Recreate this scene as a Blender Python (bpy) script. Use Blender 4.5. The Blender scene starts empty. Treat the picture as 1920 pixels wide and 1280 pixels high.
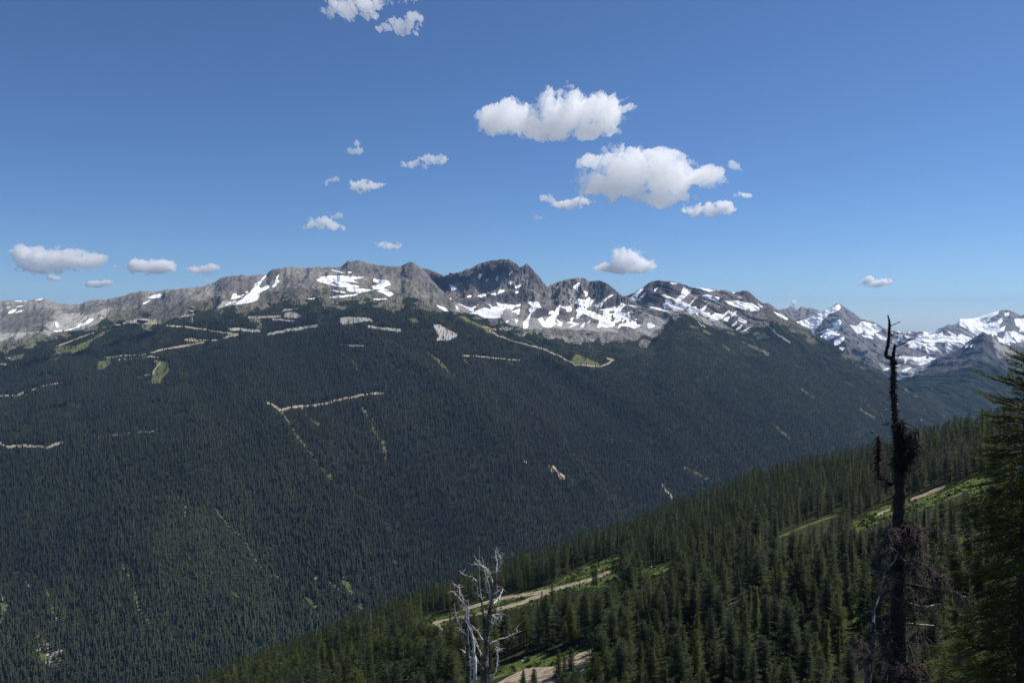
import bpy, math, random
import numpy as np
from mathutils import Vector, Matrix

# ------------------------------------------------------------------ camera, sky, sun, exposure
scene = bpy.context.scene
F = 1507.0                       # focal length in pixels of a 1920-wide frame
PITCH = math.radians(1.52)
cam_d = bpy.data.cameras.new("camera")
cam_d.sensor_width = 36.0
cam_d.lens = 36.0 * F / 1920.0
cam_d.clip_start = 0.2
cam_d.clip_end = 200000.0
cam = bpy.data.objects.new("camera", cam_d)
scene.collection.objects.link(cam)
cam.location = (0, 0, 0)
cam.rotation_euler = (math.radians(90) - PITCH, 0, 0)
scene.camera = cam

SUN_EL = math.radians(52)
SUN_AZ = math.radians(66)        # clockwise from the view direction
world = bpy.data.worlds.new("World")
scene.world = world
world.use_nodes = True
wn = world.node_tree.nodes
bg = wn["Background"]
sky = wn.new("ShaderNodeTexSky")
sky.sky_type = 'NISHITA'
sky.sun_disc = False
sky.sun_elevation = SUN_EL
sky.sun_rotation = SUN_AZ
sky.altitude = 1900
sky.air_density = 0.9
sky.dust_density = 0.5
sky.ozone_density = 10.0
world.node_tree.links.new(sky.outputs[0], bg.inputs[0])
bg.inputs[1].default_value = 0.084

sun_d = bpy.data.lights.new("sun", 'SUN')
sun_d.energy = 5.0
sun_d.angle = math.radians(0.53)
sun_d.color = (1.0, 0.95, 0.88)
sun = bpy.data.objects.new("sun", sun_d)
scene.collection.objects.link(sun)
SUN_DIR = Vector((math.sin(SUN_AZ) * math.cos(SUN_EL), math.cos(SUN_AZ) * math.cos(SUN_EL), math.sin(SUN_EL)))
sun.rotation_euler = SUN_DIR.to_track_quat('Z', 'Y').to_euler()
sun.location = (200, 200, 400)

vs = scene.view_settings
vs.view_transform = 'Standard'
vs.look = 'None'
vs.exposure = 0.3
vs.gamma = 1.0
vs.use_curve_mapping = False
cy = scene.cycles
cy.use_denoising = True
cy.denoising_prefilter = 'NONE'
cy.max_bounces = 16
cy.diffuse_bounces = 8
cy.transmission_bounces = 10
cy.volume_bounces = 12
cy.transparent_max_bounces = 16

# ------------------------------------------------------------------ small helpers
C = scene.collection
rng = np.random.RandomState(7)
CP, SP = math.cos(PITCH), math.sin(PITCH)


def ray(px, py):
    """photo pixel -> (x, z) of its ray at forward distance 1"""
    u = (np.asarray(px, float) - 960.0) / F
    v = (640.0 - np.asarray(py, float)) / F
    y = CP + v * SP
    return u / y, (-SP + v * CP) / y


def pix(x, y, z):
    """world point -> photo pixel"""
    d = y * CP - z * SP
    d = np.where(d > 0.1, d, 0.1)
    return 960.0 + F * x / d, 640.0 - F * (y * SP + z * CP) / d


def at(px, py, Y):
    a, b = ray(px, py)
    return float(a) * Y, Y, float(b) * Y


_T = np.random.RandomState(11).rand(256, 256)


def vnoise(x, y, seed=0):
    x = x + seed * 17.37
    y = y + seed * 9.71
    xi = np.floor(x).astype(np.int64)
    yi = np.floor(y).astype(np.int64)
    fx = x - xi
    fy = y - yi
    fx = fx * fx * fx * (fx * (fx * 6 - 15) + 10)
    fy = fy * fy * fy * (fy * (fy * 6 - 15) + 10)
    a = _T[xi & 255, yi & 255]
    b = _T[(xi + 1) & 255, yi & 255]
    c = _T[xi & 255, (yi + 1) & 255]
    d = _T[(xi + 1) & 255, (yi + 1) & 255]
    return (a + (b - a) * fx) * (1 - fy) + (c + (d - c) * fx) * fy


def fbm(x, y, octv=5, seed=0, gain=0.5):
    s = 0
    a = 1.0
    t = 0
    for k in range(octv):
        s = s + a * (vnoise(x, y, seed + k * 3) - 0.5) * 2
        t += a
        a *= gain
        x, y = (x * 1.66 + y * 1.16), (-x * 1.16 + y * 1.66)
    return s / t


def ridged(x, y, octv=6, seed=0, gain=0.5):
    s = 0
    a = 1.0
    t = 0
    for k in range(octv):
        s = s + a * (1 - np.abs(vnoise(x, y, seed + k * 3) - 0.5) * 4)
        t += a
        a *= gain
        x, y = (x * 1.66 + y * 1.16), (-x * 1.16 + y * 1.66)
    return s / t


def sstep(a, b, x):
    t = np.clip((x - a) / (b - a), 0, 1)
    return t * t * (3 - 2 * t)


def curve(pts):
    p = np.array(sorted(pts), float)
    return lambda x: np.interp(x, p[:, 0], p[:, 1])


def T(ox, oy, s, pts):
    return [(ox + a / s, oy + b / s) for a, b in pts]


def poly_field(px, py, polys, soft=1.0):
    """0..1: inside any of the traced outlines, soft over about `soft` pixels"""
    out = np.zeros(px.shape)
    for pl in polys:
        p = np.array(pl, float)
        x0, y0 = p.min(0) - 3 * soft
        x1, y1 = p.max(0) + 3 * soft
        m = (px > x0) & (px < x1) & (py > y0) & (py < y1)
        if not m.any():
            continue
        X = px[m]
        Y = py[m]
        d = np.full(X.shape, 1e9)
        ins = np.zeros(X.shape, bool)
        n = len(p)
        for i in range(n):
            ax, ay = p[i]
            bx, by = p[(i + 1) % n]
            ex, ey = bx - ax, by - ay
            t = np.clip(((X - ax) * ex + (Y - ay) * ey) / (ex * ex + ey * ey + 1e-9), 0, 1)
            d = np.minimum(d, np.hypot(X - ax - t * ex, Y - ay - t * ey))
            c = ((ay > Y) != (by > Y)) & (X < (bx - ax) * (Y - ay) / (by - ay + 1e-12) + ax)
            ins ^= c
        sd = np.where(ins, d, -d)
        out[m] = np.maximum(out[m], np.clip(0.5 + sd / (2 * soft), 0, 1))
    return out


def line_field(px, py, lines, soft=1.0):
    out = np.zeros(px.shape)
    for pts, w in lines:
        p = np.array(pts, float)
        x0, y0 = p.min(0) - w - 3 * soft
        x1, y1 = p.max(0) + w + 3 * soft
        m = (px > x0) & (px < x1) & (py > y0) & (py < y1)
        if not m.any():
            continue
        X = px[m]
        Y = py[m]
        d = np.full(X.shape, 1e9)
        for i in range(len(p) - 1):
            ax, ay = p[i]
            bx, by = p[i + 1]
            ex, ey = bx - ax, by - ay
            t = np.clip(((X - ax) * ex + (Y - ay) * ey) / (ex * ex + ey * ey + 1e-9), 0, 1)
            d = np.minimum(d, np.hypot(X - ax - t * ex, Y - ay - t * ey))
        out[m] = np.maximum(out[m], np.clip(0.5 + (w / 2 - d) / (2 * soft), 0, 1))
    return out


def mesh_np(name, verts, faces, nside, attrs=None, smooth=False):
    me = bpy.data.meshes.new(name)
    verts = np.asarray(verts, np.float32)
    faces = np.asarray(faces, np.int32)
    nf = len(faces)
    me.vertices.add(len(verts))
    me.vertices.foreach_set("co", verts.ravel())
    me.loops.add(nf * nside)
    me.polygons.add(nf)
    me.loops.foreach_set("vertex_index", faces.ravel())
    me.polygons.foreach_set("loop_start", np.arange(0, nf * nside, nside, dtype=np.int32))
    if smooth:
        me.polygons.foreach_set("use_smooth", np.ones(nf, bool))
    for k, v in (attrs or {}).items():
        a = me.attributes.new(k, 'FLOAT', 'POINT')
        a.data.foreach_set("value", np.asarray(v, np.float32).ravel())
    me.update(calc_edges=True)
    return me


def link(name, me, mat=None, parent=None, label=None, cat=None, group=None, kind=None, loc=None):
    o = bpy.data.objects.new(name, me)
    C.objects.link(o)
    if mat is not None and me is not None and not me.materials:
        me.materials.append(mat)
    if parent is not None:
        o.parent = parent
    if label:
        o["label"] = label
    if cat:
        o["category"] = cat
    if group:
        o["group"] = group
    if kind:
        o["kind"] = kind
    if loc is not None:
        o.location = loc
    return o


class NT:
    """tiny node-tree writer"""
    def __init__(s, name):
        s.m = bpy.data.materials.new(name)
        s.m.use_nodes = True
        s.t = s.m.node_tree
        s.t.nodes.clear()
        s.out = s.t.nodes.new("ShaderNodeOutputMaterial")

    def n(s, kind, **kw):
        nd = s.t.nodes.new(kind)
        for k, v in kw.items():
            setattr(nd, k, v)
        return nd

    def l(s, a, b):
        s.t.links.new(a, b)

    def attr(s, name):
        return s.n("ShaderNodeAttribute", attribute_name=name).outputs["Fac"]

    def noise(s, scale, detail=6, rough=0.6, vec=None, dist=0.0):
        nd = s.n("ShaderNodeTexNoise")
        nd.inputs["Scale"].default_value = scale
        nd.inputs["Detail"].default_value = detail
        nd.inputs["Roughness"].default_value = rough
        nd.inputs["Distortion"].default_value = dist
        if vec is None:
            if not hasattr(s, "tc"):
                s.tc = s.n("ShaderNodeTexCoord").outputs["Object"]
            vec = s.tc
        s.l(vec, nd.inputs["Vector"])
        return nd.outputs["Fac"]

    def math(s, op, a, b=None, clamp=False):
        nd = s.n("ShaderNodeMath", operation=op, use_clamp=clamp)
        for i, v in enumerate((a, b)):
            if v is None:
                continue
            if isinstance(v, (int, float)):
                nd.inputs[i].default_value = v
            else:
                s.l(v, nd.inputs[i])
        return nd.outputs[0]

    def step(s, v, lo, hi):
        nd = s.n("ShaderNodeMapRange", interpolation_type='SMOOTHSTEP')
        s.l(v, nd.inputs[0])
        nd.inputs[1].default_value = lo
        nd.inputs[2].default_value = hi
        return nd.outputs[0]

    def mix(s, f, a, b):
        nd = s.n("ShaderNodeMix", data_type='RGBA')
        if isinstance(f, (int, float)):
            nd.inputs[0].default_value = f
        else:
            s.l(f, nd.inputs[0])
        for i, v in ((6, a), (7, b)):
            if isinstance(v, tuple):
                nd.inputs[i].default_value = (*v, 1)
            else:
                s.l(v, nd.inputs[i])
        return nd.outputs[2]

    def bsdf(s, col, rough=0.9, spec=0.2, bump=None, bstr=0.5, bdist=1.0):
        b = s.n("ShaderNodeBsdfPrincipled")
        if isinstance(col, tuple):
            b.inputs["Base Color"].default_value = (*col, 1)
        else:
            s.l(col, b.inputs["Base Color"])
        if isinstance(rough, (int, float)):
            b.inputs["Roughness"].default_value = rough
        else:
            s.l(rough, b.inputs["Roughness"])
        b.inputs["Specular IOR Level"].default_value = spec
        if bump is not None:
            bm = s.n("ShaderNodeBump")
            bm.inputs["Strength"].default_value = bstr
            bm.inputs["Distance"].default_value = bdist
            s.l(bump, bm.inputs["Height"])
            s.l(bm.outputs[0], b.inputs["Normal"])
        return b

    def done(s, shader):
        s.l(shader.outputs[0], s.out.inputs["Surface"])
        return s.m


# ------------------------------------------------------------------ outlines of snow, scree, meadows and roads on the mountains
def c1(p): return T(400, 470, 6, p)
def c2(p): return T(700, 470, 6, p)
def c3(p): return T(960, 490, 6, p)
def c4(p): return T(1160, 500, 6, p)
def c5(p): return T(1440, 550, 6, p)
def c6(p): return T(1640, 570, 6.857, p)
def c7(p): return T(0, 540, 6, p)
def c8(p): return T(200, 560, 6, p)
def r1(p): return T(0, 430, 3, p)
def r2(p): return T(640, 430, 3, p)
def r3(p): return T(1280, 430, 3, p)
def r4(p): return T(0, 854, 3, p)
def r5(p): return T(640, 854, 3, p)


SNOW_SHOULDER = [
    c1([(610,262),(560,300),(520,350),(470,365),(460,420),(400,480),(340,530),(255,600),(340,598),(420,580),(490,560),(520,515),(525,470),(560,450),(610,430),(635,400),(600,385),(560,420),(520,415),(515,390),(560,330),(600,280)]),
    c1([(735,258),(715,290),(700,340),(690,370),(660,410),(690,412),(715,370),(745,340),(720,320),(735,285)]),
    c1([(1155,330),(1190,310),(1240,290),(1340,278),(1520,285),(1640,295),(1700,300),(1600,318),(1560,330),(1640,360),(1560,350),(1480,335),(1540,380),(1620,390),(1640,410),(1560,420),(1440,405),(1400,400),(1440,380),(1330,350),(1300,360),(1420,395),(1370,395),(1290,375),(1200,350)]),
    c1([(1490,430),(1620,425),(1800,440),(1700,460),(1640,475),(1520,450)]),
    c1([(1320,440),(1360,438),(1440,458),(1500,470),(1400,466)]),
    c1([(1310,525),(1400,505),(1550,495),(1640,480),(1600,500),(1500,520),(1420,528)]),
    c1([(1800,315),(1920,330),(1920,420),(1820,410),(1780,405),(1880,375),(1830,340)]),
    c1([(1840,450),(1920,440),(1920,480),(1880,470)]),
    c1([(1330,215),(1400,228),(1480,250),(1440,250)]),
    c1([(1515,232),(1560,235),(1560,250),(1520,248)]),
    c1([(225,485),(260,480),(265,510),(350,490),(320,520),(250,540),(200,545)]),
    c1([(130,610),(190,575),(250,560),(210,590),(150,615)]),
    c1([(1060,540),(1150,528),(1130,545)]),
    c1([(360,465),(395,456),(385,476)]),
    c2([(0,315),(60,330),(130,325),(170,345),(200,380),(150,395),(120,415),(80,420),(200,445),(130,445),(40,430),(0,435),(0,400),(60,380),(70,365),(0,345)]),
    c2([(40,450),(100,455),(200,465),(230,490),(180,515),(130,485)]),
    c2([(0,538),(160,541),(80,550),(0,550)]),
    c2([(710,610),(760,620),(820,650),(850,685),(800,675),(750,650)]),
    c7([(90,285),(130,250),(190,235),(150,275)]),
    c7([(170,275),(230,250),(270,248),(200,278)]),
    c7([(1665,108),(1750,70),(1830,65),(1800,105),(1730,115)]),
    c7([(1590,182),(1700,130),(1640,172)]),
    c7([(600,480),(700,476),(850,450),(880,410),(950,390),(1010,335),(1060,350),(1000,400),(900,430),(800,470),(640,490)]),
    c7([(620,380),(648,385),(668,435),(630,437)]),
    c7([(170,215),(260,193),(250,208)]),
    c7([(60,222),(125,203),(100,218)]),
    c7([(400,137),(490,112),(460,130)]),
    c7([(170,145),(300,146),(200,153)]),
]
SNOW_PEAK = [
    c2([(860,385),(880,385),(945,430),(880,448)]),
    c2([(1190,265),(1220,265),(1200,320),(1178,310)]),
    c2([(1265,325),(1305,310),(1280,355),(1260,350)]),
    c2([(1388,290),(1410,293),(1392,342),(1378,330)]),
    c2([(1530,340),(1570,345),(1560,380),(1540,375)]),
    c2([(1590,400),(1665,380),(1660,405),(1600,425)]),
    c2([(1595,453),(1637,453),(1637,477),(1600,480)]),
    c2([(1050,510),(1110,498),(1100,520),(1060,525)]),
    c2([(1170,500),(1260,485),(1280,500),(1220,522),(1180,518)]),
    c2([(1300,480),(1380,475),(1420,445),(1480,440),(1470,460),(1380,500),(1330,495)]),
    c2([(1525,258),(1562,233),(1530,284)]),
    c2([(850,530),(885,535),(870,547)]),
    c2([(918,613),(942,618),(968,657),(938,657)]),
    c2([(960,590),(1030,625),(1110,640),(1190,600),(1130,650),(1130,690),(1080,670),(1090,655),(1040,640)]),
    c2([(1085,705),(1190,665),(1250,640),(1320,660),(1330,640),(1300,600),(1340,630),(1410,625),(1380,575),(1450,600),(1510,600),(1470,640),(1430,665),(1420,700),(1430,750),(1340,760),(1240,750),(1180,715),(1110,705)]),
    c2([(1530,610),(1640,610),(1580,640),(1560,670),(1540,660)]),
    c2([(1550,685),(1650,650),(1640,710),(1610,725),(1620,700)]),
    c2([(1585,760),(1640,780),(1610,820)]),
    c2([(1490,790),(1520,775),(1530,800),(1495,810)]),
    c2([(1740,575),(1850,570),(1890,635),(1840,650),(1800,680),(1770,720),(1750,790),(1740,875),(1690,875),(1685,800),(1730,760),(1770,700),(1750,660),(1790,630),(1760,600)]),
    c3([(285,645),(345,625),(360,665),(390,690),(390,710),(425,740),(350,735),(320,690)]),
    c3([(395,270),(450,240),(410,277)]),
    c3([(685,290),(710,260),(760,235),(765,260),(735,325),(720,305),(700,305)]),
    c3([(808,330),(850,345),(850,380),(830,400)]),
    c3([(705,465),(745,415),(800,430),(830,430),(870,400),(890,435),(945,420),(900,470),(880,515),(800,495),(740,485)]),
    c3([(905,480),(960,490),(1020,450),(1080,395),(1140,370),(1130,388),(1080,412),(1030,460),(1000,515),(960,510)]),
    c3([(735,545),(760,505),(800,540),(900,560),(960,590),(1020,610),(1085,675),(1000,660),(920,640),(820,590)]),
    c3([(990,540),(1080,530),(1160,505),(1175,530),(1240,460),(1290,490),(1240,520),(1220,570),(1310,590),(1310,620),(1240,685),(1235,660),(1270,640),(1210,620),(1140,590),(1170,555),(1080,560)]),
    c3([(1205,710),(1280,690),(1350,670),(1400,640),(1440,610),(1530,605),(1500,650),(1450,690),(1440,730),(1380,758),(1320,735),(1240,725)]),
    c3([(1405,530),(1530,540),(1480,580),(1410,570)]),
    c3([(1560,530),(1650,570),(1670,610),(1650,630),(1630,600),(1580,560)]),
    c3([(1290,488),(1400,503),(1500,518),(1500,532),(1400,522)]),
    c3([(490,640),(520,660),(570,690),(560,730),(520,728),(500,710),(530,695)]),
    c3([(610,685),(660,675),(760,700),(700,730),(640,740),(690,705)]),
    c3([(530,485),(570,510),(615,525),(575,525)]),
    c3([(840,690),(890,655),(880,682)]),
]
SNOW_RIDGE = [
    c3([(1530,506),(1620,516),(1800,563),(1780,574),(1620,537)]),
    c3([(1300,425),(1480,290),(1470,325),(1420,370),(1410,430),(1380,465)]),
    c3([(1405,440),(1470,375),(1530,335),(1480,392),(1430,432)]),
    c3([(1598,320),(1642,293),(1610,337)]),
    c4([(820,230),(960,240),(1100,268),(1010,278),(920,250)]),
    c4([(730,225),(820,270),(790,300),(750,340),(700,380),(710,410),(780,420),(760,470),(700,500),(620,490),(570,450),(520,470),(490,430),(530,400),(520,370),(560,360),(590,390),(610,430),(640,420),(640,370),(700,310)]),
    c4([(790,430),(895,315),(870,350),(800,432),(770,450)]),
    c4([(760,480),(810,455),(880,445),(870,470),(905,480),(890,550),(860,510),(810,530)]),
    c4([(905,500),(930,470),(960,450),(1010,405),(1000,430),(970,480),(950,500),(1030,520),(1030,560),(980,560),(930,530)]),
    c4([(1025,560),(1080,520),(1190,540),(1210,510),(1250,488),(1200,542),(1160,590),(1090,600),(1030,610)]),
    c4([(1160,610),(1200,565),(1250,565),(1230,610)]),
    c4([(1278,520),(1332,490),(1312,540),(1268,560)]),
    c4([(1350,560),(1440,610),(1435,635),(1380,620),(1350,600)]),
    c4([(1268,670),(1342,600),(1322,642)]),
    c4([(1308,712),(1402,638),(1372,692)]),
    c4([(1370,730),(1440,700),(1485,670),(1430,720)]),
    c4([(930,270),(1010,300),(1060,330),(1140,350),(1110,385),(1040,365),(980,340),(930,320),(990,320)]),
    c4([(1190,380),(1290,390),(1300,375),(1400,400),(1490,410),(1580,455),(1580,490),(1500,500),(1400,470),(1320,450),(1240,420)]),
    c4([(1565,413),(1622,450),(1600,454)]),
    c4([(1745,505),(1820,530),(1910,585),(1890,597),(1790,547)]),
    c4([(575,176),(652,190),(600,194)]),
    c4([(1273,285),(1317,281),(1300,300)]),
    c4([(1118,452),(1162,428),(1132,445)]),
]
SNOW_PYRAMID = [
    c5([(305,305),(400,300),(430,290),(560,230),(650,195),(700,170),(800,116),(818,150),(800,185),(720,220),(640,270),(590,340),(510,440),(440,385),(370,350)]),
    c5([(735,320),(810,295),(830,330),(800,370),(820,380),(760,460),(820,455),(740,490),(680,525),(590,485),(630,460),(600,430),(680,400),(740,385)]),
    c5([(745,520),(860,490),(850,520),(810,560),(750,585)]),
    c5([(790,610),(860,615),(830,642)]),
    c5([(925,355),(1000,370),(1060,315),(1130,330),(1180,350),(1220,350),(1210,370),(1280,400),(1240,430),(1180,440),(1200,470),(1110,455),(1080,410),(1060,440),(1010,450)]),
    c5([(1060,470),(1160,475),(1190,510),(1090,490)]),
    c5([(1200,440),(1260,470),(1330,500),(1330,530),(1250,500)]),
    c5([(1300,850),(1370,833),(1500,798),(1420,832),(1330,857)]),
    c5([(1500,880),(1530,850),(1620,825),(1560,870),(1520,885)]),
    c5([(1630,740),(1780,705),(1760,740),(1890,730),(1830,770),(1710,805),(1660,760)]),
    c5([(1465,470),(1510,470),(1510,500)]),
    c5([(1400,520),(1480,520),(1450,555),(1400,540)]),
    c5([(1540,730),(1570,740),(1540,785)]),
    c6([(540,400),(620,375),(740,385),(830,380),(870,355),(880,400),(970,420),(1000,400),(1060,420),(1110,380),(1200,430),(1220,460),(1180,490),(1080,490),(980,480),(740,490),(640,480),(600,430)]),
    c6([(945,350),(1075,412),(1000,397)]),
    c6([(300,400),(350,395),(350,430),(310,430)]),
    c6([(390,405),(460,430),(420,442)]),
    c6([(400,480),(560,500),(600,530),(590,570),(560,530),(530,570),(430,550),(480,530)]),
    c6([(640,510),(780,505),(760,530),(870,630),(740,560)]),
    c6([(900,515),(960,500),(1010,560),(990,580),(930,570)]),
    c6([(655,560),(722,650),(680,622)]),
    c6([(918,590),(972,625),(940,642)]),
]
SNOW_GLACIER = [
    c6([(1085,188),(1200,183),(1340,168),(1600,82),(1580,130),(1480,175),(1470,210),(1380,240),(1500,255),(1640,180),(1640,220),(1560,310),(1500,370),(1440,395),(1370,390),(1320,400),(1260,365),(1190,315),(1055,262)]),
    c6([(1670,120),(1730,110),(1720,160),(1680,150)]),
    c6([(1800,195),(1990,180),(1990,380),(1860,350),(1880,300),(1820,270)]),
    c6([(1550,345),(1680,280),(1660,340),(1580,360)]),
    c6([(1740,390),(1780,340),(1880,390),(1950,430),(1950,470),(1840,490),(1800,430)]),
    c6([(1570,420),(1640,450),(1740,490),(1720,510),(1620,500)]),
    c6([(1670,430),(1780,468),(1822,502),(1760,482)]),
    c6([(1528,500),(1592,545),(1570,549)]),
    c6([(1670,515),(1740,520),(1730,540),(1680,535)]),
]
SNOW_SPUR = [c6([(1158,545),(1245,478),(1205,530),(1170,562)]), c6([(1228,542),(1262,508),(1240,562)])]
SCREE = [
    c2([(870,545),(960,590),(1090,660),(1080,700),(920,680),(900,600)]),
    c2([(1430,640),(1540,640),(1600,720),(1680,780),(1700,870),(1560,830),(1440,760)]),
    c2([(1750,740),(1850,780),(1920,880),(1740,880)]),
    c3([(630,320),(720,330),(720,420),(690,520),(640,440)]),
    c3([(230,640),(420,620),(600,680),(960,700),(1200,720),(1200,800),(400,745),(200,745)]),
    c3([(1310,560),(1560,600),(1680,640),(1740,680),(1540,840),(1390,780),(1440,740),(1520,600),(1340,650)]),
    c4([(700,490),(860,530),(1020,600),(1160,610),(1230,680),(1300,720),(1000,650),(900,600)]),
    c1([(0,600),(120,560),(250,560),(330,530),(460,420),(420,500),(250,600),(60,650)]),
    c7([(600,370),(720,290),(860,280),(990,310),(1200,220),(1270,220),(1160,350),(1050,420),(900,470),(600,500),(480,420)]),
    c7([(0,520),(480,485),(500,470),(600,480),(560,540),(520,530),(440,500),(300,520),(180,600),(150,540),(0,600)]),
    c5([(1240,770),(1500,840),(1640,760),(1850,770),(1700,900),(1500,990),(1300,900)]),
    c6([(1500,420),(1600,500),(1900,640),(1920,700),(1600,690)]),
    c6([(350,830),(600,800),(500,900),(440,960),(300,960)]),
]
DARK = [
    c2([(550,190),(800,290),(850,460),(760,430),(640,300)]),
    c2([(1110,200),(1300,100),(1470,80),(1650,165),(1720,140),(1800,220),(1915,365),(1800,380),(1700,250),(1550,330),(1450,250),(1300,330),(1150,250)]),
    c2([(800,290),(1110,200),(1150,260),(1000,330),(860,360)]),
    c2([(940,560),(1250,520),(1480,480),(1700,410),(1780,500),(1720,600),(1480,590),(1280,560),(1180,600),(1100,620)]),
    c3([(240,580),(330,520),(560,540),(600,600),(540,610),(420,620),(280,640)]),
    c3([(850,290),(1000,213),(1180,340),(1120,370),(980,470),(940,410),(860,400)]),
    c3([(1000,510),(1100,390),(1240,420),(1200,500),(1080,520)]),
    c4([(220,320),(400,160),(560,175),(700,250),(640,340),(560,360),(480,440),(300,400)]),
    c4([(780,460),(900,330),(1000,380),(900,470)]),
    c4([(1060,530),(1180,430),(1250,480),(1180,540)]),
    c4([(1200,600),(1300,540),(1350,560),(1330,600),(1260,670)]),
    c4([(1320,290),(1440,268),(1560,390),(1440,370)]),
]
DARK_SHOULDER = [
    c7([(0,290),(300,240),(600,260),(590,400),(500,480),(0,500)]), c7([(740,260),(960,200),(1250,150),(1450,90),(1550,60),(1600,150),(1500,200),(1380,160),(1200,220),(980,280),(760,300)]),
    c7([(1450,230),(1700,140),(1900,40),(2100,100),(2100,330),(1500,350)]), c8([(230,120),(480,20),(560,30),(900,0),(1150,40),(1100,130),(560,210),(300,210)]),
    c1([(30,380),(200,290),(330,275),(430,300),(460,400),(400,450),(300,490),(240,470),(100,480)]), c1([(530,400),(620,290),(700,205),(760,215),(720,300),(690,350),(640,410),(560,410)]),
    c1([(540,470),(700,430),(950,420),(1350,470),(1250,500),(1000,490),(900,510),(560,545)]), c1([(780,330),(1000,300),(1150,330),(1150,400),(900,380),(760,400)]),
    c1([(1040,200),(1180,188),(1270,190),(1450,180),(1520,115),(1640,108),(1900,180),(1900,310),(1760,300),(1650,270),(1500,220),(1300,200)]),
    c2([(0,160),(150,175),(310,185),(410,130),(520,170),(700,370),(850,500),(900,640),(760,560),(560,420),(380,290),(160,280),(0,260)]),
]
MEADOW = [
    c8([(540,690),(600,690),(700,720),(725,790),(700,830),(640,880),(590,950),(520,960),(510,850),(560,760)]),
    c8([(0,670),(50,670),(30,740),(0,760)]),
    c7([(600,690),(700,650),(830,650),(960,600),(1050,560),(1150,490),(1240,465),(1180,520),(1080,570),(1010,620),(980,660),(880,710),(800,750),(700,740),(620,700)]),
    c7([(540,790),(640,720),(690,750),(640,800),(560,820)]),
    c7([(80,780),(270,740),(250,790),(130,810)]),
    c7([(1100,830),(1250,800),(1240,860),(1180,900),(1100,920)]),
    r2([(1320,700),(1380,720),(1450,755),(1460,768),(1340,765),(1290,740)]),
    r2([(790,545),(840,555),(870,585),(820,580)]),
    r2([(380,500),(430,500),(440,520),(390,520)]),
]
MEADOW_L = [
    (c7([(500,565),(400,600),(280,670)]), 4), (c7([(100,890),(250,885)]), 3),
    (r2([(490,690),(560,750),(600,800)]), 5), (r2([(690,730),(750,790)]), 3),
    (r2([(680,490),(740,525),(830,565)]), 5),
    (c4([(820,670),(890,690)]), 4), (c4([(1060,670),(1160,700)]), 4), (c4([(1240,730),(1300,760)]), 4), (c4([(960,720),(1030,750)]), 3.5),
    (c3([(80,765),(220,810)]), 3.5), (c3([(350,830),(430,840)]), 4), (c3([(640,830),(700,870)]), 4),
]
SPARSE_L = [  # thin, half-open strips where ground shows between the trees
    (r2([(170,690),(240,740),(340,800)]), 4), (r2([(0,700),(60,730),(100,790)]), 6), (r2([(600,800),(690,850)]), 4),
    (r1([(1575,1015),(1650,1110),(1680,1170),(1755,1272)]), 6.5), (r4([(1755,0),(1800,60),(1870,130)]), 8),
    (r2([(120,1000),(160,1060),(190,1140),(240,1200),(250,1290)]), 8), (r1([(1700,1000),(1740,1060),(1790,1090)]), 6), (r4([(1380,480),(1450,600),(1530,680)]), 5), (r4([(1200,280),(1290,400),(1360,450)]), 5),
    (r4([(680,590),(730,690),(760,770),(780,860),(850,940)]), 6),
    (r4([(150,700),(170,740)]), 6), (r4([(260,740),(290,830),(320,930)]), 6), (r4([(60,650),(160,660),(230,690)]), 5),
    (r4([(1000,230),(1050,290),(1040,340)]), 6), (r4([(1690,750),(1760,700),(1800,670)]), 6), (r4([(1700,770),(1780,850)]), 7),
    (r4([(1850,700),(1920,760)]), 7), (r4([(1300,760),(1350,800)]), 7), (r4([(1340,870),(1390,850)]), 5),
    (r4([(150,840),(180,900)]), 5), (r4([(410,930),(450,950)]), 5), (r4([(1530,660),(1600,710)]), 5),
    (r5([(10,690),(60,760),(110,850)]), 10), (r5([(300,600),(340,640)]), 6), (r5([(60,270),(80,330)]), 4),
    (r3([(660,890),(735,945)]), 4), (r3([(520,1100),(600,1170)]), 6), (r3([(380,650),(480,700)]), 6), (r3([(220,650),(260,680)]), 4),
    (r3([(1000,1010),(1080,1060)]), 5), (r3([(1380,880),(1500,950)]), 4), (r3([(0,1330),(60,1360),(130,1400)]), 6),
    (c1([(430,780),(520,780),(520,860)]), 10),
]
SPARSE = [r4([(-60,700),(0,755),(60,840),(20,920),(0,1000),(-60,1050)]), r4([(190,940),(240,1000),(300,1060),(360,1080),(340,1180),(290,1200),(200,1120)])]
GRAVEL = [
    c8([(170,280),(240,240),(430,240),(560,230),(560,290),(470,290),(330,275)]),
    c8([(880,452),(960,440),(1020,452),(1000,480),(900,478)]),
]
PALE = [   # open scree fields inside the forest
    c1([(810,700),(900,690),(1000,730),(950,760),(800,750)]), c1([(1400,770),(1560,750),(1620,745),(1780,770),(1640,810),(1450,830)]),
    r2([(515,535),(560,535),(590,560),(660,590),(650,605),(600,625),(540,625),(550,595)]),
    c1([(800,655),(900,645),(880,670),(780,680)]),
]
PALE_L = [(r2([(0,505),(60,500),(170,510)]), 6), (r2([(150,547),(330,567)]), 5), (r1([(1510,590),(1600,570),(1700,555),(1780,540)]), 5),
          (r1([(1290,560),(1460,570)]), 5), (c4([(1640,620),(1720,700),(1800,770),(1920,850)]), 2.6), (c5([(0,350),(110,470),(250,555)]), 2.4),
          (c1([(400,745),(760,740)]), 3), (c1([(660,770),(900,790)]), 3), (c4([(900,620),(960,680)]), 2.5)]
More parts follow.
